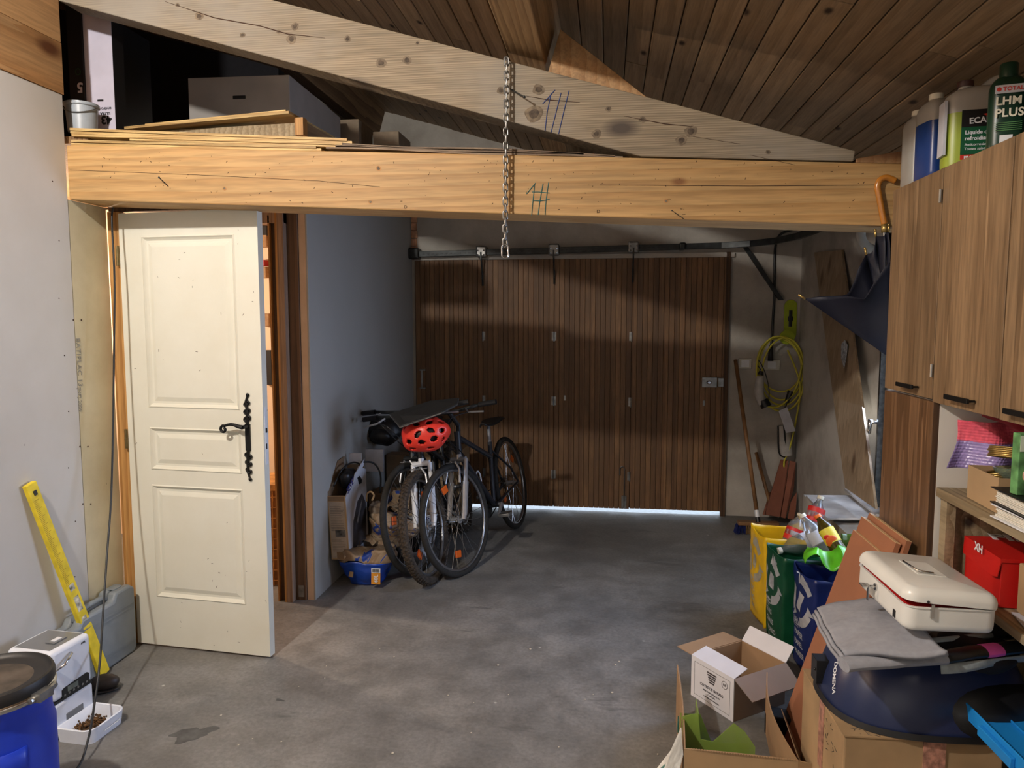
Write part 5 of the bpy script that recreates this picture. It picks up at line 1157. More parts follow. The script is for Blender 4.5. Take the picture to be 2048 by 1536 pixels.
for nm, x0_, x1_, mt in (('bristles', -.15, -.085, 'bristle_blue'), ('bristles', -.085, .075, 'bristle_tan'), ('bristles', .075, .155, 'bristle_blue')):
    m = MB()
    for k in range(int((x1_-x0_)*1400)):
        x = random.uniform(x0_, x1_); y = random.uniform(-.03, .025); m.tube([(x, y, .064), (x+random.uniform(-.008, .008)+(.01 if x > .1 else -.012 if x < -.1 else 0), y-.012+random.uniform(-.02, .01), .003)], .0017, 4, caps=False)
    m.build(nm, mt, bm0, clean=False)['kind'] = 'stuff'
a = P(1512, 905, Y=5.80); b = P(1538, 1000, Y=5.62)
m = MB(); m.tube([a, b+(b-a)*.22], .013, 8); tag(m.build('stick', 'broom_wood', None, smooth=True), 'short wooden stick leaning between broom and roof tiles', 'stick')
# roof tiles leaning in the corner
M['terracotta'] = plain('clay_tile', (142, 88, 68), .85, 0, .12, 10, .2)
def rooftile(label, pts, y, t=.02, grp='roof tiles in the corner'):
    th_ = thing('roof_tile', label, 'roof tile', (P(*pts[-1], Y=y[-1]).x, y[-1], 0), group=grp)
    q = [P(px, py, Y=yy)-th_.location for (px, py), yy in zip(pts, y)]
    m = MB(); m.prism(q, (0, t, 0)); m.build('tile_body', 'terracotta', th_, bevel=.003); return th_, q
t1, q = rooftile('clay roof tile with a raised edge, leaning foremost in the corner', [(1562, 920), (1577, 921), (1573, 960), (1560, 1034), (1530, 1030)], [5.72, 5.72, 5.66, 5.53, 5.53])
t1b, q = rooftile('narrow clay tile standing beside the foremost roof tile', [(1580, 922), (1592, 924), (1588, 975), (1571, 1037), (1560, 1034), (1574, 960)], [5.73, 5.73, 5.68, 5.55, 5.55, 5.67])
t2, q = rooftile('short dark broken roof tile piece on the right in the corner', [(1594, 985), (1592, 1020), (1588, 1040), (1576, 1038), (1582, 1005)], [5.66, 5.6, 5.56, 5.56, 5.62])
t3, q = rooftile('clay roof tile edge seen behind the broom handle', [(1540, 985), (1546, 985), (1537, 1030), (1526, 1030)], [5.76, 5.76, 5.68, 5.68])
# oak plank leaning on the right wall
M['oak'] = wood('oak_laminate', (178, 156, 128), (160, 138, 110), 'Z', .5, .5, 1.2, 1.0, .0, None, .1, (100, 78, 58), knotscale=3, kp='YZ')
pk = thing('oak_plank', 'long oak laminate plank leaning against the right wall', 'plank', (1.30, 4.12, .57))
zt = 1.98; A = Vector((1.30, 4.27, .585)); B_ = Vector((1.30, 3.86, .585)); C_ = Vector((1.445, 4.62, zt)); D_ = Vector((1.445, 5.07, zt)); 
A = P(1690, 975, X=1.33); B_ = P(1753, 972, X=1.33); B_.z = A.z-.0; D_ = P(1628, 505, X=1.44); C_ = P(1683, 500, X=1.44)
L0 = Vector(pk.location); th2 = Vector((.012, 0, 0))
m = MB(); m.hexa([A-L0, B_-L0, B_-L0+th2, A-L0+th2, D_-L0, C_-L0, C_-L0+th2, D_-L0+th2]); m.build('board', 'oak', pk)
m = MB(); ce = (A+B_+C_+D_)/4-L0+Vector((-.006, 0, 0)); c = P(1690, 706, X=1.385)-L0
m.prism([c+Vector((-.004, y, z)) for y, z in ((-.05, .05), (.0, .075), (.06, .05), (.055, -.03), (.0, -.09), (-.03, -.04))], (.002, 0, 0)); m.crumple(.003, 40); m.build('foil_sticker', plain('crumpled_foil', (190, 198, 210), .2, .3, .4, 60, .6), pk)
# door lever and frame of the side door
sdr = sroot('door_3'); sdr['label'] = 'pale side door frame with lever handle behind the wall cabinets'
m = MB(); m.box(XR-.02, XR-.001, 3.93, 4.0, .56, 2.0); m.build('door_frame', 'socket', sdr, bevel=.003)
q = P(1742, 842, X=1.40); m = MB(); m.tube([(XR-.02, q.y-.05, q.z), (1.38, q.y-.05, q.z)], .009, 8); m.tube([(1.38, q.y-.05, q.z+.015), (1.378, q.y-.04, q.z-.06)], [.013, .010], 10); m.build('door_handle', 'chrome', sdr, smooth=True)
m = MB(); m.box(1.40, 1.432, 3.955, 3.975, .57, 1.75); o = m.build('plastic_strip', plain('crinkled_film', (60, 58, 56), .3, .2, .5, 50, .5), None); tag(o, 'crinkled clear film strip hanging between plank and cabinet', 'film')
# low concrete ledge with marbled boards
o = MB().box(1.21, XR, 3.0, 4.60, 0, .475).build('trim_8', 'render_r'); o['kind'] = 'structure'
M['marble'] = plain('marbled_board', (196, 192, 190), .16, 0, .28, 6, detail=8)
mt = [P(1612, 990, Z=.51), P(1702, 990, Z=.51), P(1757, 1036, Z=.51), P(1655, 1036, Z=.51)]
o = MB().prism([p-Vector((0, 0, .014)) for p in mt], (0, 0, .014)).build('marbled_board', 'marble', bevel=.002); tag(o, 'pale marbled board lying on the concrete ledge, left one', 'board')
mt = [P(1688, 976, Z=.54), P(1760, 978, Z=.54), P(1800, 1035, Z=.54), P(1752, 1028, Z=.54)]
o = MB().prism([p-Vector((0, 0, .014)) for p in mt], (0, 0, .014)).build('marbled_board', 'marble', bevel=.002); tag(o, 'pale marbled board under the oak plank, right one', 'board')
m = MB(); c = P(1738, 980, Z=.548); m.tube([c+Vector((.022*math.cos(a), .045*math.sin(a), 0)) for a in [i*math.pi/10 for i in range(20)]], .005, 6, closed=True); tag(m.build('pan_ring', 'iron', None, smooth=True), 'small black ring lying at the foot of the oak plank', 'ring')
# ================================================================== RECYCLING BAGS
def tote(label, x0, y0, w_, d_, h_, mat, seed, lean=0):
    t = thing('recycling_bag', label, 'bag', (x0, y0, .001), group='recycling bags in a row')
    def f(u, v):
        per = 2*(w_+d_); s = u*per
        if s < w_: p = Vector((s, 0, 0)); n_ = Vector((0, -1, 0)); k = s/w_
        elif s < w_+d_: p = Vector((w_, s-w_, 0)); n_ = Vector((1, 0, 0)); k = (s-w_)/d_
        elif s < 2*w_+d_: p = Vector((w_-(s-w_-d_), d_, 0)); n_ = Vector((0, 1, 0)); k = (s-w_-d_)/w_
        else: p = Vector((0, d_-(s-2*w_-d_), 0)); n_ = Vector((-1, 0, 0)); k = (s-2*w_-d_)/d_
        b = 4*k*(1-k); p += n_*(.014*b*math.sin(v*3)-.02*(1-v)*(1-b)*.6)
        q = Vector((p.x, p.y, v*h_*(1-.05*b))); q += noise.noise_vector(q*10+Vector((seed*3, 0, 0)))*.013*(.3+.7*v); q += noise.noise_vector(q*28+Vector((seed*3, 0, 0)))*.003
        q.x += lean*v; return q
    m = MB(); m.grid(f, 76, 26, True); r = [m.bm.verts.new(f(i/76, 0)) for i in range(76)]; m.bm.faces.new(r); m.build('bag_body', mat, t, smooth=True, solid=.002)
    return t, f
M['bag_blue'] = plain('bag_navy', (14, 34, 96), .4, 0, .1, 10); M['bag_green'] = plain('bag_green', (10, 74, 46), .4, 0, .1, 10); M['bag_yellow'] = plain('bag_yellow', (232, 186, 20), .4, 0, .1, 10)
def bagprint(t, f, mat, d_, h_, lines, motif=True, sc=1.0, zt=.5):
    X = -.022
    fr = lambda y, z: frame((X, y, z), (0, -1, 0), (0, 0, 1))
    join_text(lines, .040*sc, mat, t, fr(d_-.055, h_*.42), 1.35, bold=.0012)
    m = MB(); cz = h_*.68; cy = d_*.5
    m.prism([(X, cy+.035, cz-.035), (X, cy-.015, cz-.045), (X, cy-.030, cz+.03), (X, cy+.018, cz+.04)], (-.001, 0, 0))
    for a0 in (30, 150, 270):   # three chasing arrows
        pr = []
        for k in range(7): a = math.radians(a0+k*11); pr.append((X, cy-.105*math.cos(a), cz+.115*math.sin(a)))
        for k in range(7): a = math.radians(a0+66-k*11); pr.append((X, cy-.068*math.cos(a), cz+.074*math.sin(a)))
        m.prism(pr, (-.001, 0, 0)); a = math.radians(a0+74)
        m.prism([(X, cy-(.086+.034*math.cos(q))*math.cos(a+.25*math.sin(q)), cz+(.096+.034*math.cos(q))*math.sin(a+.3*math.sin(q))) for q in (0, 2.1, 4.2)], (-.001, 0, 0))
    m.build('recycling_mark', mat, t)
    m = MB()
    for i in range(7):
        for j in range(5): m.box(X-.001, X, cy+.075-i*.009-.002, cy+.075-i*.009+.002, cz-.13+j*.009, cz-.126+j*.009)
    m.build('dot_print', mat, t)['kind'] = 'stuff'
    t.rotation_euler = (0, 0, math.radians(7)); bd = [o for o in t.children if o.name.startswith('bag_body')][0]
    conform([o for o in t.children if o is not bd], bd, (1, 0, 0), .0025)
yb_, fy = tote('yellow recycling bag furthest back, crammed with clear bottles', .80, 3.66, .36, .25, .48, 'bag_yellow', 1, -.01)
bagprint(yb_, fy, 'cap_white', .25, .47, ['PMC', 'PMC', 'PMD', 'PMK'], sc=.9)
gb_, fg = tote('green glass recycling bag in the middle of the row', .82, 3.385, .34, .24, .465, 'bag_green', 2, 0)
bagprint(gb_, fg, 'white', .24, .455, ['BTO', 'GLAS', 'GLASS', 'VIDRIO', 'VERRE'], sc=.85)
bb_, fb_ = tote('navy paper recycling bag, nearest of the three', .885, 3.13, .34, .235, .455, 'bag_blue', 3, 0)
bagprint(bb_, fb_, 'white', .235, .46, ['PCA', 'PAPER', 'PAPEL', 'PAPIER'], sc=.85)
for b_, d_ in ((gb_, .24), (bb_, .235)):
    o = MB().box(-.026, -.0245, d_*.25, d_*.4, .385, .415).build('handle_patch', 'paper', b_); conform([o], [q for q in b_.children if q.name.startswith('bag_body')][0], (1, 0, 0), .0025)
M['pet'] = plain('clear_bottle_plastic', (236, 240, 242), .06, trans=.9, var=0); M['pet_green'] = plain('green_tint_plastic', (120, 160, 70), .1, trans=.6, var=.05)
M['tea'] = plain('iced_tea', (84, 70, 24), .15, 0, .1, trans=.3); M['label_y'] = plain('label_yellow', (226, 206, 60), .5); M['label_o'] = plain('label_orange_red', (224, 92, 36), .5); M['label_r'] = plain('label_bright_red', (208, 40, 34), .5); M['cap_orange'] = plain('cap_orange', (240, 120, 36), .45)
M['leaf_green'] = plain('green_film', (96, 186, 40), .3, 0, .25, 14)
def bottle(label, base, axis, L, r, body, cap, labels, group='empty bottles in the recycling bags', name='plastic_bottle'):
    t = thing(name, label, 'bottle', base, group=group); ax = Vector(axis).normalized(); side = ax.orthogonal()
    fm = frame((0, 0, 0), side, ax.cross(side)); 
    m = MB(); m.lathe([(r*.8, 0), (r*.97, .008), (r, .02), (r*.96, L*.3), (r, L*.34), (r, L*.62), (r*.9, L*.70), (r*.55, L*.82), (.013, L*.90), (.013, L*.95)], 26, fm); m.build('bottle_body', body, t, smooth='auto')
    m = MB(); m.lathe([(.016, L*.93), (.0165, L*.935), (.016, L*1.0)], 18, fm); m.build('cap', cap, t, smooth='auto')
    for z0_, z1_, mt, nm in labels:
        m = MB(); m.lathe([(r*1.012, L*z0_), (r*1.012, L*z1_)], 26, fm, cap=False); m.build(nm, mt, t, smooth=True)
    return t, fm
q = P(1684, 1112, Y=3.40); tA, fA = bottle('iced tea bottle with orange cap tilted over the navy bag', q, P(1656, 1068, Y=3.44)-q+Vector((0, .03, .01)), .21, .036, 'tea', 'cap_orange', [(.30, .64, 'label_y', 'label')])
q2 = (P(1656, 1068, Y=3.44)-q+Vector((0, .03, .01))).normalized()
m = MB(); m.ball(q2*.085+Vector((-.01, -.034, .0)), .026, (1, .25, 1.1)); m.build('label_spot', 'label_o', tA, smooth=True)
m = MB(); m.ball(q2*.10+Vector((-.022, -.036, .004)), .015, (1.2, .22, .8)); m.build('label_oval', 'label_r', tA, smooth=True)
bottle('flattened clear bottle with a white label leaning between the bags', P(1660, 1118, Y=3.56), P(1622, 1058, Y=3.62)-P(1660, 1118, Y=3.56), .24, .040, 'pet', 'cap_white', [(.35, .6, 'paper', 'label')])
q = P(1575, 1082, Y=3.74); bottle('clear oil bottle with red and white label, leftmost in the yellow bag', q+Vector((0, 0, -.05)), (.35, .2, .9), .20, .042, 'pet', 'cap_white', [(.28, .60, 'label_r', 'label'), (.40, .52, 'paper', 'label')])
q = P(1612, 1085, Y=3.76); tb_, fb2 = bottle('clear oil bottle with red label, highest of the bottles in the yellow bag', q, P(1630, 1030, Y=3.80)-q, .25, .042, 'pet', 'cap_white', [(.45, .74, 'label_r', 'label'), (.53, .64, 'paper', 'label')])
bottle('large clear bottle lying across the top of the yellow bag', P(1650, 1070, Y=3.70), P(1600, 1095, Y=3.66)-P(1650, 1070, Y=3.70)+Vector((0, 0, .02)), .26, .046, 'pet', 'cap_white', [(.35, .5, 'paper', 'label')])
t = thing('crisp_packet', 'yellow and green food packet in the green bag beside the tiles', 'packet', P(1712, 1092, Y=3.52)); m = MB(); m.grid(lambda u, v: Vector(((u-.5)*.14, .02*math.sin(u*3.1), (v-.5)*.11)), 12, 8); m.crumple(.014, 22); m.build('packet', 'pet_green', t, smooth=True, solid=.004); MB().box(-.03, .01, -.022, -.018, -.03, .02).build('label', 'label_y', t)
gl = thing('green_film', 'crumpled bright green plastic film bulging out of the navy bag', 'plastic film', P(1660, 1118, Y=3.32))
m = MB(); m.grid(lambda u, v: Vector(((u-.5)*.22, (v-.5)*.14, .05*math.sin(math.pi*u)*math.sin(math.pi*v)+.02*math.sin(u*11))), 26, 16); m.crumple(.028, 18, 2); m.build('film', 'leaf_green', gl, smooth=True, solid=.001)
# filler so the bags read as full
for b_, w_, d_, h_, mt in ((yb_, .36, .25, .48, 'pet'), (gb_, .34, .24, .465, 'bag_green'), (bb_, .34, .235, .455, 'bag_blue')):
    m = MB(); m.grid(lambda u, v: Vector((.02+u*(w_-.04), .02+v*(d_-.04), h_*.80)), 10, 8); m.crumple(.03, 14, 6); m.build('contents', mt, b_, smooth=True)
# ================================================================== FIBREBOARD PANELS
M['mdf'] = plain('terracotta_panel_face', (162, 108, 78), .6, 0, .05, 8); M['mdf_edge'] = plain('pale_board_edge', (226, 196, 148), .8, 0, .1, 40)
for k, (dx, zt, y1) in enumerate([(0, .838, 2.76), (.028, .825, 2.755), (.056, .775, 2.75)]):
    lab = ['brown faced board at the back of the three leaning on the tall cabinet', 'middle brown faced board of the three leaning on the tall cabinet', 'front brown faced board of the three leaning on the tall cabinet'][k]
    t = thing('leaning_board', lab, 'board', (.74-dx, 2.42, .002), group='brown boards leaning on the tall cabinet')
    dz = zt; xt = .975-.74; th3 = .016; d = Vector((xt, 0, dz)); nrm = Vector((-dz, 0, xt)).normalized()*th3
    y1_ = y1-2.42; y0_ = .0+.012*k
    m = MB(); m.hexa([Vector((0, y0_, 0)), Vector((0, y1_, 0)), Vector((0, y1_, 0))+nrm, Vector((0, y0_, 0))+nrm, d+Vector((0, y0_, 0)), d+Vector((0, y1_, 0)), d+Vector((0, y1_, 0))+nrm, d+Vector((0, y0_, 0))+nrm]); m.build('board_face', 'mdf', t)
    m = MB(); e = d.normalized()*.001
    m.hexa([d+Vector((0, y0_, 0)), d+Vector((0, y1_, 0)), d+Vector((0, y1_, 0))+nrm, d+Vector((0, y0_, 0))+nrm, d+e+Vector((0, y0_, 0)), d+e+Vector((0, y1_, 0)), d+e+Vector((0, y1_, 0))+nrm, d+e+Vector((0, y0_, 0))+nrm]); m.box(0, 0, 0, 0, 0, 0) if 0 else None; m.build('top_edge', 'mdf_edge', t)
# ================================================================== PILE ON THE BIG CARTON
M['kraft_worn'] = plain('worn_kraft', (162, 134, 98), .85, 0, .14, 7, .1); M['tape_print'] = plain('red_printed_tape', (176, 128, 110), .35, 0, .35, 60)
bc = thing('large_carton', 'large worn brown carton carrying the navy steam press', 'box', (.635, 1.935, 0), rz=math.radians(1.5))
m = MB(); m.box(0, .40, 0, .37, .002, .448); bmx = m.build('box_body', 'kraft_worn', bc, bevel=.005)
m = MB(); m.box(-.002, .402, -.003, .16, .4485, .4525); m.build('top_flap', 'kraft_worn', bc)
m = MB(); m.box(-.002, .402, .165, .372, .4485, .452); m.build('top_flap', 'kraft_worn', bc)
MB().box(.20, .255, -.0045, -.0005, .30, .4475).build('tape', 'tape_print', bc); MB().box(.20, .255, -.0035, .372, .4527, .4532).build('tape', 'tape_print', bc); MB().box(-.002, 0, .16, .20, .25, .4475).build('tape', 'tape_print', bc)
m = MB()
random.seed(8)
for k in range(26): x = random.uniform(.03, .17); z = random.uniform(.453, .4532); y = random.uniform(.005, .05); m.tube([(x, y, .4534), (x+random.uniform(-.02, .02), y+random.uniform(-.01, .01), .4534)], .0006, 4)
for k in range(16): y = random.uniform(.05, .15); z = random.uniform(.3, .42); m.tube([(-.0005, y, z), (-.0005, y+random.uniform(-.02, .02), z+random.uniform(-.012, .012))], .0007, 4)
m.build('pen_scribble', 'black', bc)['kind'] = 'stuff'
c2_ = MB().box(0, .32, 0, .44, .002, .50).build('carton', 'kraft_dark', None, bevel=.004); c2_.location = (1.04, 1.44, 0); c2_.rotation_euler = (0, 0, .0); tag(c2_, 'brown carton under the bright blue tray at the right edge', 'box')
# navy press
M['navy_plastic'] = plain('navy_plastic', (34, 44, 78), .32, 0, .04, 5)
np_ = thing('steam_press', 'dark navy domed steam press body under the grey cover', 'steam press', (.895, 2.135, .4545), rz=math.radians(2))
def dome(u, v, ax=.262, ay=.20, h=.232):
    a = 2*math.pi*u; c, s = math.cos(a), math.sin(a); q = (abs(c)**2.7+abs(s)**2.7)**(-1/2.7)
    t = v*math.pi/2; k = math.cos(t)**.62; zz = math.sin(t)**.9
    return Vector((ax*c*q*k+.02*zz, ay*s*q*k+.03*zz, h*zz))
m = MB(); m.grid(lambda u, v: dome(u, v*.93), 64, 22, True); m.build('shell', 'navy_plastic', np_, smooth=True)
m = MB(); m.grid(lambda u, v: dome(u, .93+v*.0699), 64, 2, True); m.build('shell_top', 'navy_plastic', np_, smooth=True)
m = MB(); m.grid(lambda u, v: Vector((.272*math.cos(2*math.pi*u)*(abs(math.cos(2*math.pi*u))**2.7+abs(math.sin(2*math.pi*u))**2.7)**(-1/2.7)*(1-.02*v), .21*math.sin(2*math.pi*u)*(abs(math.cos(2*math.pi*u))**2.7+abs(math.sin(2*math.pi*u))**2.7)**(-1/2.7)*(1-.02*v), v*.016)), 60, 1, True); m.build('base_rim', 'black', np_, smooth=True)
m = MB(); m.ball((.10, -.085, .05), .135, (1.25, .95, .75), 28, 16); m.build('shade_bulge', M['black'], np_, smooth=True)  # black bulge stands in for shadow on the right of the press
m = MB(); m.box(-.275, -.235, .02, .07, .03, .10); m.ball((-.277, .03, .07), .004, u=8, v=5); m.build('side_clip', 'black', np_, bevel=.004)
pA = dome(.565, .20)+Vector((-.004, 0, 0)); pB = dome(.56, .45)
text('DOMENA', .021, 'white', np_, frame(Vector((-.2485, -.015, .118)), (-.25, -.50, -.80), (.55, -.62, .5)), bold=.0004, depth=0)
conform([o for o in np_.children if o.name.startswith('lettering')], [o for o in np_.children if o.name.startswith('shell')][0], (1, .35, -.25), .0015)
# grey cover
M['grey_cloth'] = plain('grey_cloth', (148, 150, 158), .85, 0, .06, 60, .15); M['felt'] = plain('pale_felt', (150, 158, 160), .9, 0, .08, 60, .2); M['pink_tag'] = plain('pink_tag', (224, 90, 180), .6)
gc = thing('grey_cover', 'folded grey fabric cover with a black band and pink tag under the cash box', 'cover', (.60, 1.78, .66))
O = Vector(gc.location)
A = P(1637, 1218, Z=.715)-O; B_ = P(1742, 1197, Z=.735)-O; C_ = P(1900, 1300, Z=.745)-O; D_ = P(1690, 1316, Z=.70)-O
def cov(u, v):
    p = A.lerp(B_, u).lerp(D_.lerp(C_, u), v); p = p+noise.noise_vector(p*9)*.012; p.z += .012*math.sin(u*3.1)*math.sin(v*3.1)+.004*math.sin(v*14+u*5); return p
m = MB(); m.grid(cov, 26, 20); m.build('cloth', 'grey_cloth', gc, smooth=True, solid=.012)
m = MB(); m.tube([cov(0, v/12)+Vector((-.004, 0, -.006)) for v in range(13)], .006, 6); m.tube([cov(0, v/12)+Vector((-.010, 0, -.016)) for v in range(13)], .005, 6); m.build('hem', 'grey_cloth', gc, smooth=True)
def roll(name, a, b, r, mat, n=10, flat=.62):
    m = MB(); m.tube([a.lerp(b, t/n)+noise.noise_vector(a.lerp(b, t/n)*12)*.003 for t in range(n+1)], r, 16, flat=flat); return m.build(name, mat, gc, smooth='auto')
R0 = P(1687, 1330, Z=.688)-O; R1 = P(1884, 1313, Z=.692)-O; R2 = P(2075, 1289, Z=.70)-O
roll('rolled_edge', R0, R1, .0265, 'grey_cloth'); roll('black_band', R1+Vector((0, 0, -.001)), R2, .0235, M['black'])
ta = R1.lerp(R2, .42); tb2 = R1.lerp(R2, .58); roll('pink_tag', ta, tb2, .0242, 'pink_tag', 2)
m = MB(); m.grid(lambda u, v: (R0.lerp(R2, .47+u*.55))+Vector((.0, -.022-.012*v*math.sin(u*6+.6), -.014-.022*v)), 14, 3); m.build('felt_underside', 'felt', gc, smooth=True, solid=.003)
m = MB(); m.grid(lambda u, v: P(1880, 1290, Z=.69).lerp(P(2048, 1268, Z=.69), u)-O+Vector((0, .03+.10*v, -.015+.01*math.sin(u*5))), 12, 4); m.build('dark_lining', M['black'], gc, smooth=True, solid=.006)
m = MB(); m.tube([P(1840, 1290, Z=.70)-O+Vector((0, .02, 0)), P(1990, 1277, Z=.70)-O+Vector((0, .02, 0))], [.006, .009], 8); m.build('felt_edge', 'felt', gc, smooth=True)
# dark fabric heap behind, under the cash box
m = MB(); m.ball((1.0, 2.05, .66), .1, (1.0, 1.1, .42), 20, 12); m.crumple(.02, 10, 4); tag(m.build('dark_cloth', plain('dark_maroon_cloth', (26, 20, 22), .9), None, smooth=True), 'dark crumpled cloth between the cash box and the lower shelf', 'cloth')
# white cash box
M['cash_white'] = plain('cream_enamel', (226, 226, 220), .28, 0, .03, 8); M['red_tray'] = plain('red_inner_tray', (176, 20, 22), .4)
cb_ = thing('cash_box', 'white metal cash box with its lid ajar and keys in the lock', 'cash box', (.745, 1.868, .772), rz=math.radians(3))
cb_.rotation_euler = (math.radians(1.5), math.radians(1), math.radians(3))
BW, BL, BH = .225, .312, .066
def rbox(x0, x1, y0, y1, z0, z1, r, n=6, ins=0.0, open_=False, mbx=None, taper=0):
    m = mbx or MB(); rings = []
    def ring(z, d):
        out = []
        for cx, cy, a0 in ((x1-r, y1-r, 0), (x0+r, y1-r, 90), (x0+r, y0+r, 180), (x1-r, y0+r, 270)):
            for k in range(n+1): a = math.radians(a0+90*k/n); out.append((cx+(r-d)*math.cos(a), cy+(r-d)*math.sin(a), z))
        return [m.bm.verts.new(p) for p in out]
    return m, ring
m, ring = rbox(0, BW, 0, BL, 0, BH, .030)
rs = [ring(0, .014), ring(.003, .006), ring(.010, .001), ring(.02, 0), ring(BH-.004, 0), ring(BH-.003, -.0025), ring(BH, -.0025), ring(BH, .004), ring(.05, .004)]
for a, b in zip(rs, rs[1:]):
    for k in range(len(a)): m.bm.faces.new((a[k], a[(k+1) % len(a)], b[(k+1) % len(a)], b[k]))
m.bm.faces.new(rs[0][::-1]); m.bm.faces.new(rs[-1]); m.build('box_body', 'cash_white', cb_, smooth='auto')
m = MB(); m.box(.012, BW-.012, .012, BL-.012, .05, .062); m.build('inner_tray', 'red_tray', cb_, bevel=.004)
lidr = Matrix.Translation((BW, 0, BH+.001)) @ Matrix.Rotation(math.radians(3.6), 4, 'Y') @ Matrix.Rotation(math.radians(-1.2), 4, 'X') @ Matrix.Translation((-BW, 0, 0))
m, ring = rbox(-.004, BW+.004, -.004, BL+.004, 0, .034, .034)
rs = [ring(0, .005), ring(0, 0), ring(.012, 0), ring(.022, .004), ring(.030, .012), ring(.034, .022)]
for a, b in zip(rs, rs[1:]):
    for k in range(len(a)): m.bm.faces.new((a[k], a[(k+1) % len(a)], b[(k+1) % len(a)], b[k]))
m.bm.faces.new(rs[-1]); m.bm.faces.new([m.bm.verts.new(v.co) for v in rs[0]][::-1])
for v in m.bm.verts: v.co = lidr @ v.co
ld = m.build('lid', 'cash_white', cb_, smooth='auto')
m = MB(); m.box(.075, .150, .115, .225, .0338, .0352); 
for v in m.bm.verts: v.co = lidr @ v.co
hdl = m.build('handle_recess', 'cash_white', ld, bevel=.006)
m = MB(); m.tube([lidr @ Vector(p) for p in ((.082, .215, .036), (.082, .135, .039), (.088, .125, .040), (.120, .125, .038))], .003, 8); m.box(.100, .112, .195, .212, .035, .039); m.box(.112, .122, .128, .140, .035, .041)
m.build('lid_handle', 'chrome', ld, smooth='auto')
m = MB(); m.lathe([(.0, 0), (.0095, 0), (.0095, .004), (.0, .004)], 18, frame((0, .175, .046), (0, 1, 0), (0, 0, 1)) @ Matrix.Diagonal((1, 1, -1, 1)), cap=False); m.build('lock', 'chrome', cb_)
m = MB(); m.tube([(-.004, .175, .046), (-.016, .175, .046)], .004, 8); m.box(-.022, -.019, .170, .180, .008, .046); m.box(-.036, -.014, .172, .20, .044, .047); m.build('key', 'chrome', cb_)
MB().box(-.0015, 0, .052, .066, .012, .032).build('lock_slot', 'black', cb_, bevel=.0004)
m = MB(); m.box(.058, .066, -.006, -.001, .040, .075); m.build('catch', 'chrome', cb_); m = MB(); m.ball((.05, -.004, .082), .0035, u=8, v=5); m.build('rivet', 'black', ld)
# bright blue tray
M['sky_plastic'] = plain('bright_blue_plastic', (30, 136, 214), .4, 0, .03, 6)
tr_ = thing('blue_tray', 'bright blue plastic tray with raised sides at the lower right edge', 'tray', (.935, 2.03, .515), rz=math.radians(-88))
# local x runs toward the camera, local y to the right
m = MB(); Lx, Ly, Hh = .52, .26, .04
m.box(0, Lx, 0, Ly, 0, .004)
wl_ = [(0, 0), (Lx, 0)]
m.box(0, Lx, 0, .005, .004, Hh); m.box(0, .005, .005, Ly, .004, Hh+.006); m.box(0, Lx, Ly-.005, Ly, .004, Hh)
m.box(.0, Lx, .10, .104, .004, .011); m.box(.16, .30, -.012, 0, .0, .026)
m.build('tray_body', 'sky_plastic', tr_, bevel=.002)
# ================================================================== CARTONS ON THE FLOOR
M['kraft_in'] = plain('kraft_inside', (158, 126, 92), .85, 0, .06, 8); M['box_white'] = plain('white_printed_board', (220, 220, 226), .5, 0, .03, 8); M['flap_taupe'] = plain('taupe_board', (136, 116, 100), .8, 0, .05, 8)
A = Vector((.359, 2.955, 0)); ang = math.atan2(-.189, .137)
wn = thing('wine_carton', 'white wine carton with its flaps open on the floor', 'box', A, rz=ang)
w1, d1, h1 = .235, .285, .172; t_ = .004
MB().box(0, w1, 0, t_, .001, h1).build('front_panel', 'box_white', wn)
MB().box(0, t_, t_, d1, .001, h1).build('side_panel', 'kraft_in', wn); MB().box(w1-t_, w1, t_, d1, .001, h1).build('side_panel', 'flap_taupe', wn); MB().box(t_, w1-t_, d1-t_, d1, .001, h1).build('back_panel', 'kraft_in', wn); MB().box(t_, w1-t_, t_, d1-t_, .001, .005).build('bottom_panel', 'kraft_in', wn)
m = MB(); m.prism([(0, 0, h1), (w1, 0, h1), (w1-.004, .075, h1+.022), (.004, .075, h1+.022)], (0, 0, .003)); m.build('flap', 'box_white', wn)
m = MB(); m.prism([(0, d1, h1), (w1, d1, h1), (w1+.0, d1+.045, h1+.055), (0, d1+.045, h1+.055)], (0, 0, .003)); m.build('flap', 'box_white', wn)
m = MB(); m.prism([(w1, 0, h1), (w1, d1, h1), (w1+.085, d1-.01, h1-.055), (w1+.085, .01, h1-.055)], (0, 0, .003)); m.build('flap', 'flap_taupe', wn)
m = MB(); m.prism([(0, 0, h1), (0, d1, h1), (-.10, d1-.01, h1+.0), (-.10, .01, h1-.008)], (0, 0, .003)); m.build('flap', 'kraft_in', wn)
fr = frame((w1/2, -.0008, .0), (1, 0, 0), (0, 0, 1))
def T(x, z): return fr @ Matrix.Translation((x, z, 0))
m = MB()
for a, b in (((-.098, .018), (.098, .018)), ((.098, .018), (.098, .155)), ((.098, .155), (-.098, .155)), ((-.098, .155), (-.098, .018))): m.tube([(w1/2+a[0], -.0006, a[1]), (w1/2+b[0], -.0006, b[1])], .0007, 4)
m.build('border_print', 'ink', wn) if 'ink' in M else m.build('border_print', plain('ink', (70, 66, 70), .7), wn)
M['ink'] = bpy.data.materials['ink']
text('COTES DE BOURG', .0155, 'ink', wn, T(0, .072), align='CENTER', bold=.0002); text('MISE EN BOUTEILLE AU', .009, 'ink', wn, T(0, .056), align='CENTER'); text('CHATEAU', .009, 'ink', wn, T(0, .044), align='CENTER'); text('www.chateau-bourg.com', .0085, 'ink', wn, T(0, .032), align='CENTER')
m = MB()
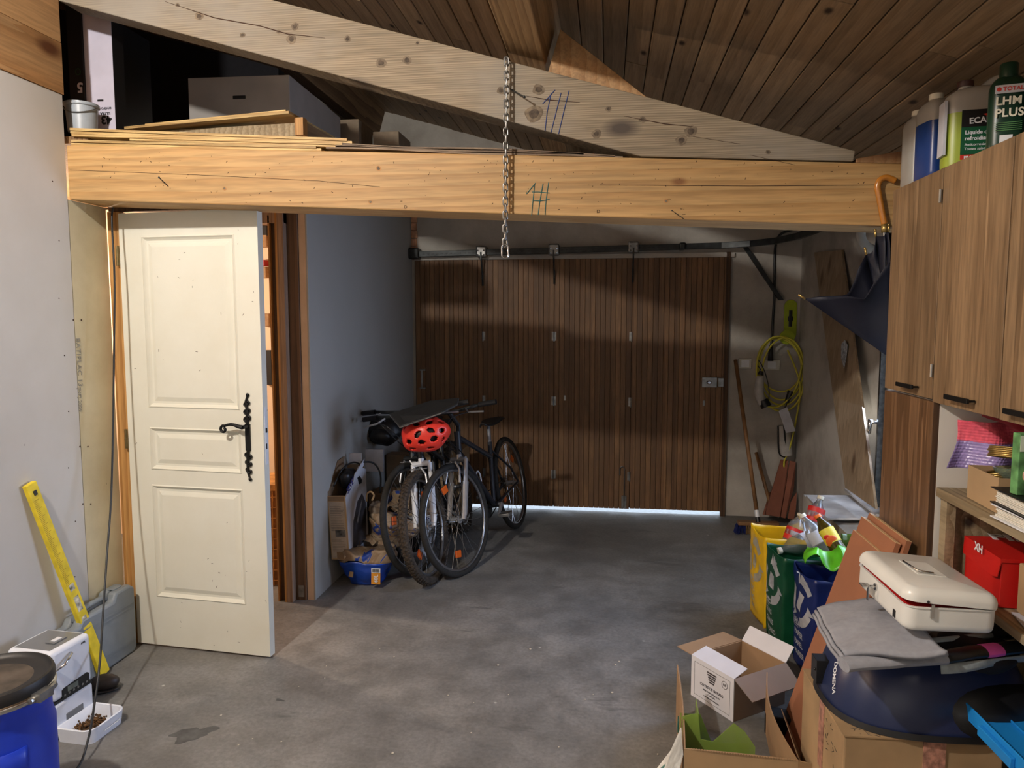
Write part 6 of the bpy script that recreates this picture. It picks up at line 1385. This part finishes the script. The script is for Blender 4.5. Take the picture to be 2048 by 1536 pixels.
for k in range(5): zz = .100+k*.0095; hw = .020-.0016*k+(.012 if k == 4 else 0); hw = .014+.003*k; m.box(w1/2-hw, w1/2+hw, -.0014, -.0006, zz, zz+.006)
m.build('tower_print', 'ink', wn)
m = MB(); m.tube([(w1/2+.070+.015*math.cos(a), -.0008, .128+.015*math.sin(a)) for a in [i*math.pi/10 for i in range(20)]], .0009, 4, closed=True); m.build('seal_print', 'ink', wn); text('NF', .014, 'ink', wn, T(.070, .123), align='CENTER')
# black wedge shape under it
o = MB().box(0, .10, 0, .08, 0, .075).build('black_box', 'black', None, bevel=.006); o.location = (.60, 2.70, .001); o.rotation_euler = (0, 0, -.3); tag(o, 'small black plastic box on the floor beside the wine carton', 'box')
# open bottomless carton in front
oc2 = thing('open_carton', 'open bottomless brown carton in the foreground around a green sheet', 'box', (.250, 2.19, 0), rz=math.radians(-3))
W2, D2, H2 = .335, .56, .225
def bow(name, p0, p1, h, mat, amp, axis):
    n = 14; m = MB(); t = .0045
    for i in range(n):
        a = Vector(p0).lerp(Vector(p1), i/n); b = Vector(p0).lerp(Vector(p1), (i+1)/n)
        oa = amp*math.sin(math.pi*i/n); ob = amp*math.sin(math.pi*(i+1)/n)
        av = Vector(axis)*oa; bv = Vector(axis)*ob; tv = Vector(axis)*t
        m.hexa([a+av*.3, b+bv*.3, b+bv*.3+tv, a+av*.3+tv, a+av+Vector((0, 0, h)), b+bv+Vector((0, 0, h)), b+bv+tv+Vector((0, 0, h)), a+av+tv+Vector((0, 0, h))])
    return m.build(name, mat, oc2)
bow('front_panel', (0, 0, .001), (W2, 0, .001), H2, 'kraft', .004, (0, 1, 0)); bow('side_panel', (0, .006, .001), (0, D2, .001), H2, 'kraft_in', .006, (1, 0, 0)); bow('side_panel', (W2-.005, .006, .001), (W2-.005, D2, .001), H2, 'kraft_in', -.03, (1, 0, 0))
m = MB(); m.prism([(W2, 0, H2), (W2+.075, .02, H2-.02), (W2+.05, .02, .0), (W2, 0, .0)], (0, .004, 0)); m.build('flap', 'kraft', oc2)
m = MB(); m.prism([(W2+.002, .03, H2), (W2+.002, .30, H2), (W2+.08, .28, .05), (W2+.09, .02, .05)], (.003, 0, 0)); m.build('flap', 'kraft_dark', oc2)
m = MB(); n = 40
for i in range(n): a = .02+i*.008; m.box(a, a+.004, -.001, .006, H2, H2+.0022)
m.build('corrugation', 'kraft_in', oc2)['kind'] = 'stuff'
m = MB(); m.prism([(-.0, .01, .20), (-.0, .14, .215), (-.035, .11, .15), (-.085, .08, .09), (-.07, .04, .08), (-.02, .0, .12)], (-.002, 0, 0)); m.crumple(.006, 30); tp = m.build('torn_tape', plain('clear_torn_tape', (196, 198, 194), .3, 0, .2, 30), oc2)
m = MB(); m.prism([(-.07, .07, .105), (-.035, .09, .13), (-.03, .07, .115), (-.065, .05, .09)], (-.004, 0, 0)); m.prism([(-.006, .2, .2), (-.006, .235, .2), (-.008, .235, .16), (-.008, .2, .16)], (-.003, 0, 0)); m.build('green_print', plain('teal_print', (16, 92, 80), .5), tp)
# green translucent plastic sheet
M['green_sheet'] = plain('translucent_green', (150, 180, 84), .15, 0, .05, 6, alpha=.6)
gs = thing('green_plastic_tray', 'translucent green plastic sheet folded inside the open foreground carton', 'plastic sheet', (.262, 2.36, .001), rz=math.radians(-1))
pl = [(0, 0, .03), (0, 0, .235), (.050, 0, .250), (.060, .0, .16), (.10, 0, .155), (.165, 0, .225), (.20, 0, .20), (.235, .0, .15), (.235, 0, .02)]
m = MB(); m.prism(pl, (0, .003, 0)); m.build('front_sheet', 'green_sheet', gs)
m = MB(); m.prism([(.05, .004, .03), (.05, .09, .03), (.05, .09, .25), (.05, .004, .245)], (.003, 0, 0)); m.build('fold', 'green_sheet', gs); m = MB(); m.prism([(.19, .004, .02), (.19, .10, .02), (.19, .10, .15), (.19, .004, .14)], (.003, 0, 0)); m.build('fold', 'green_sheet', gs)
m = MB(); m.prism([(0, .10, .03), (0, .10, .19), (.07, .10, .19), (.11, .10, .09), (.235, .10, .10), (.235, .10, .03)], (0, .003, 0)); m.build('rear_sheet', 'green_sheet', gs)
m = MB(); m.tube([(.115, -.004, .093), (.15, -.004, .065)], .0013, 5); m.build('bright_scratch', 'white', gs)
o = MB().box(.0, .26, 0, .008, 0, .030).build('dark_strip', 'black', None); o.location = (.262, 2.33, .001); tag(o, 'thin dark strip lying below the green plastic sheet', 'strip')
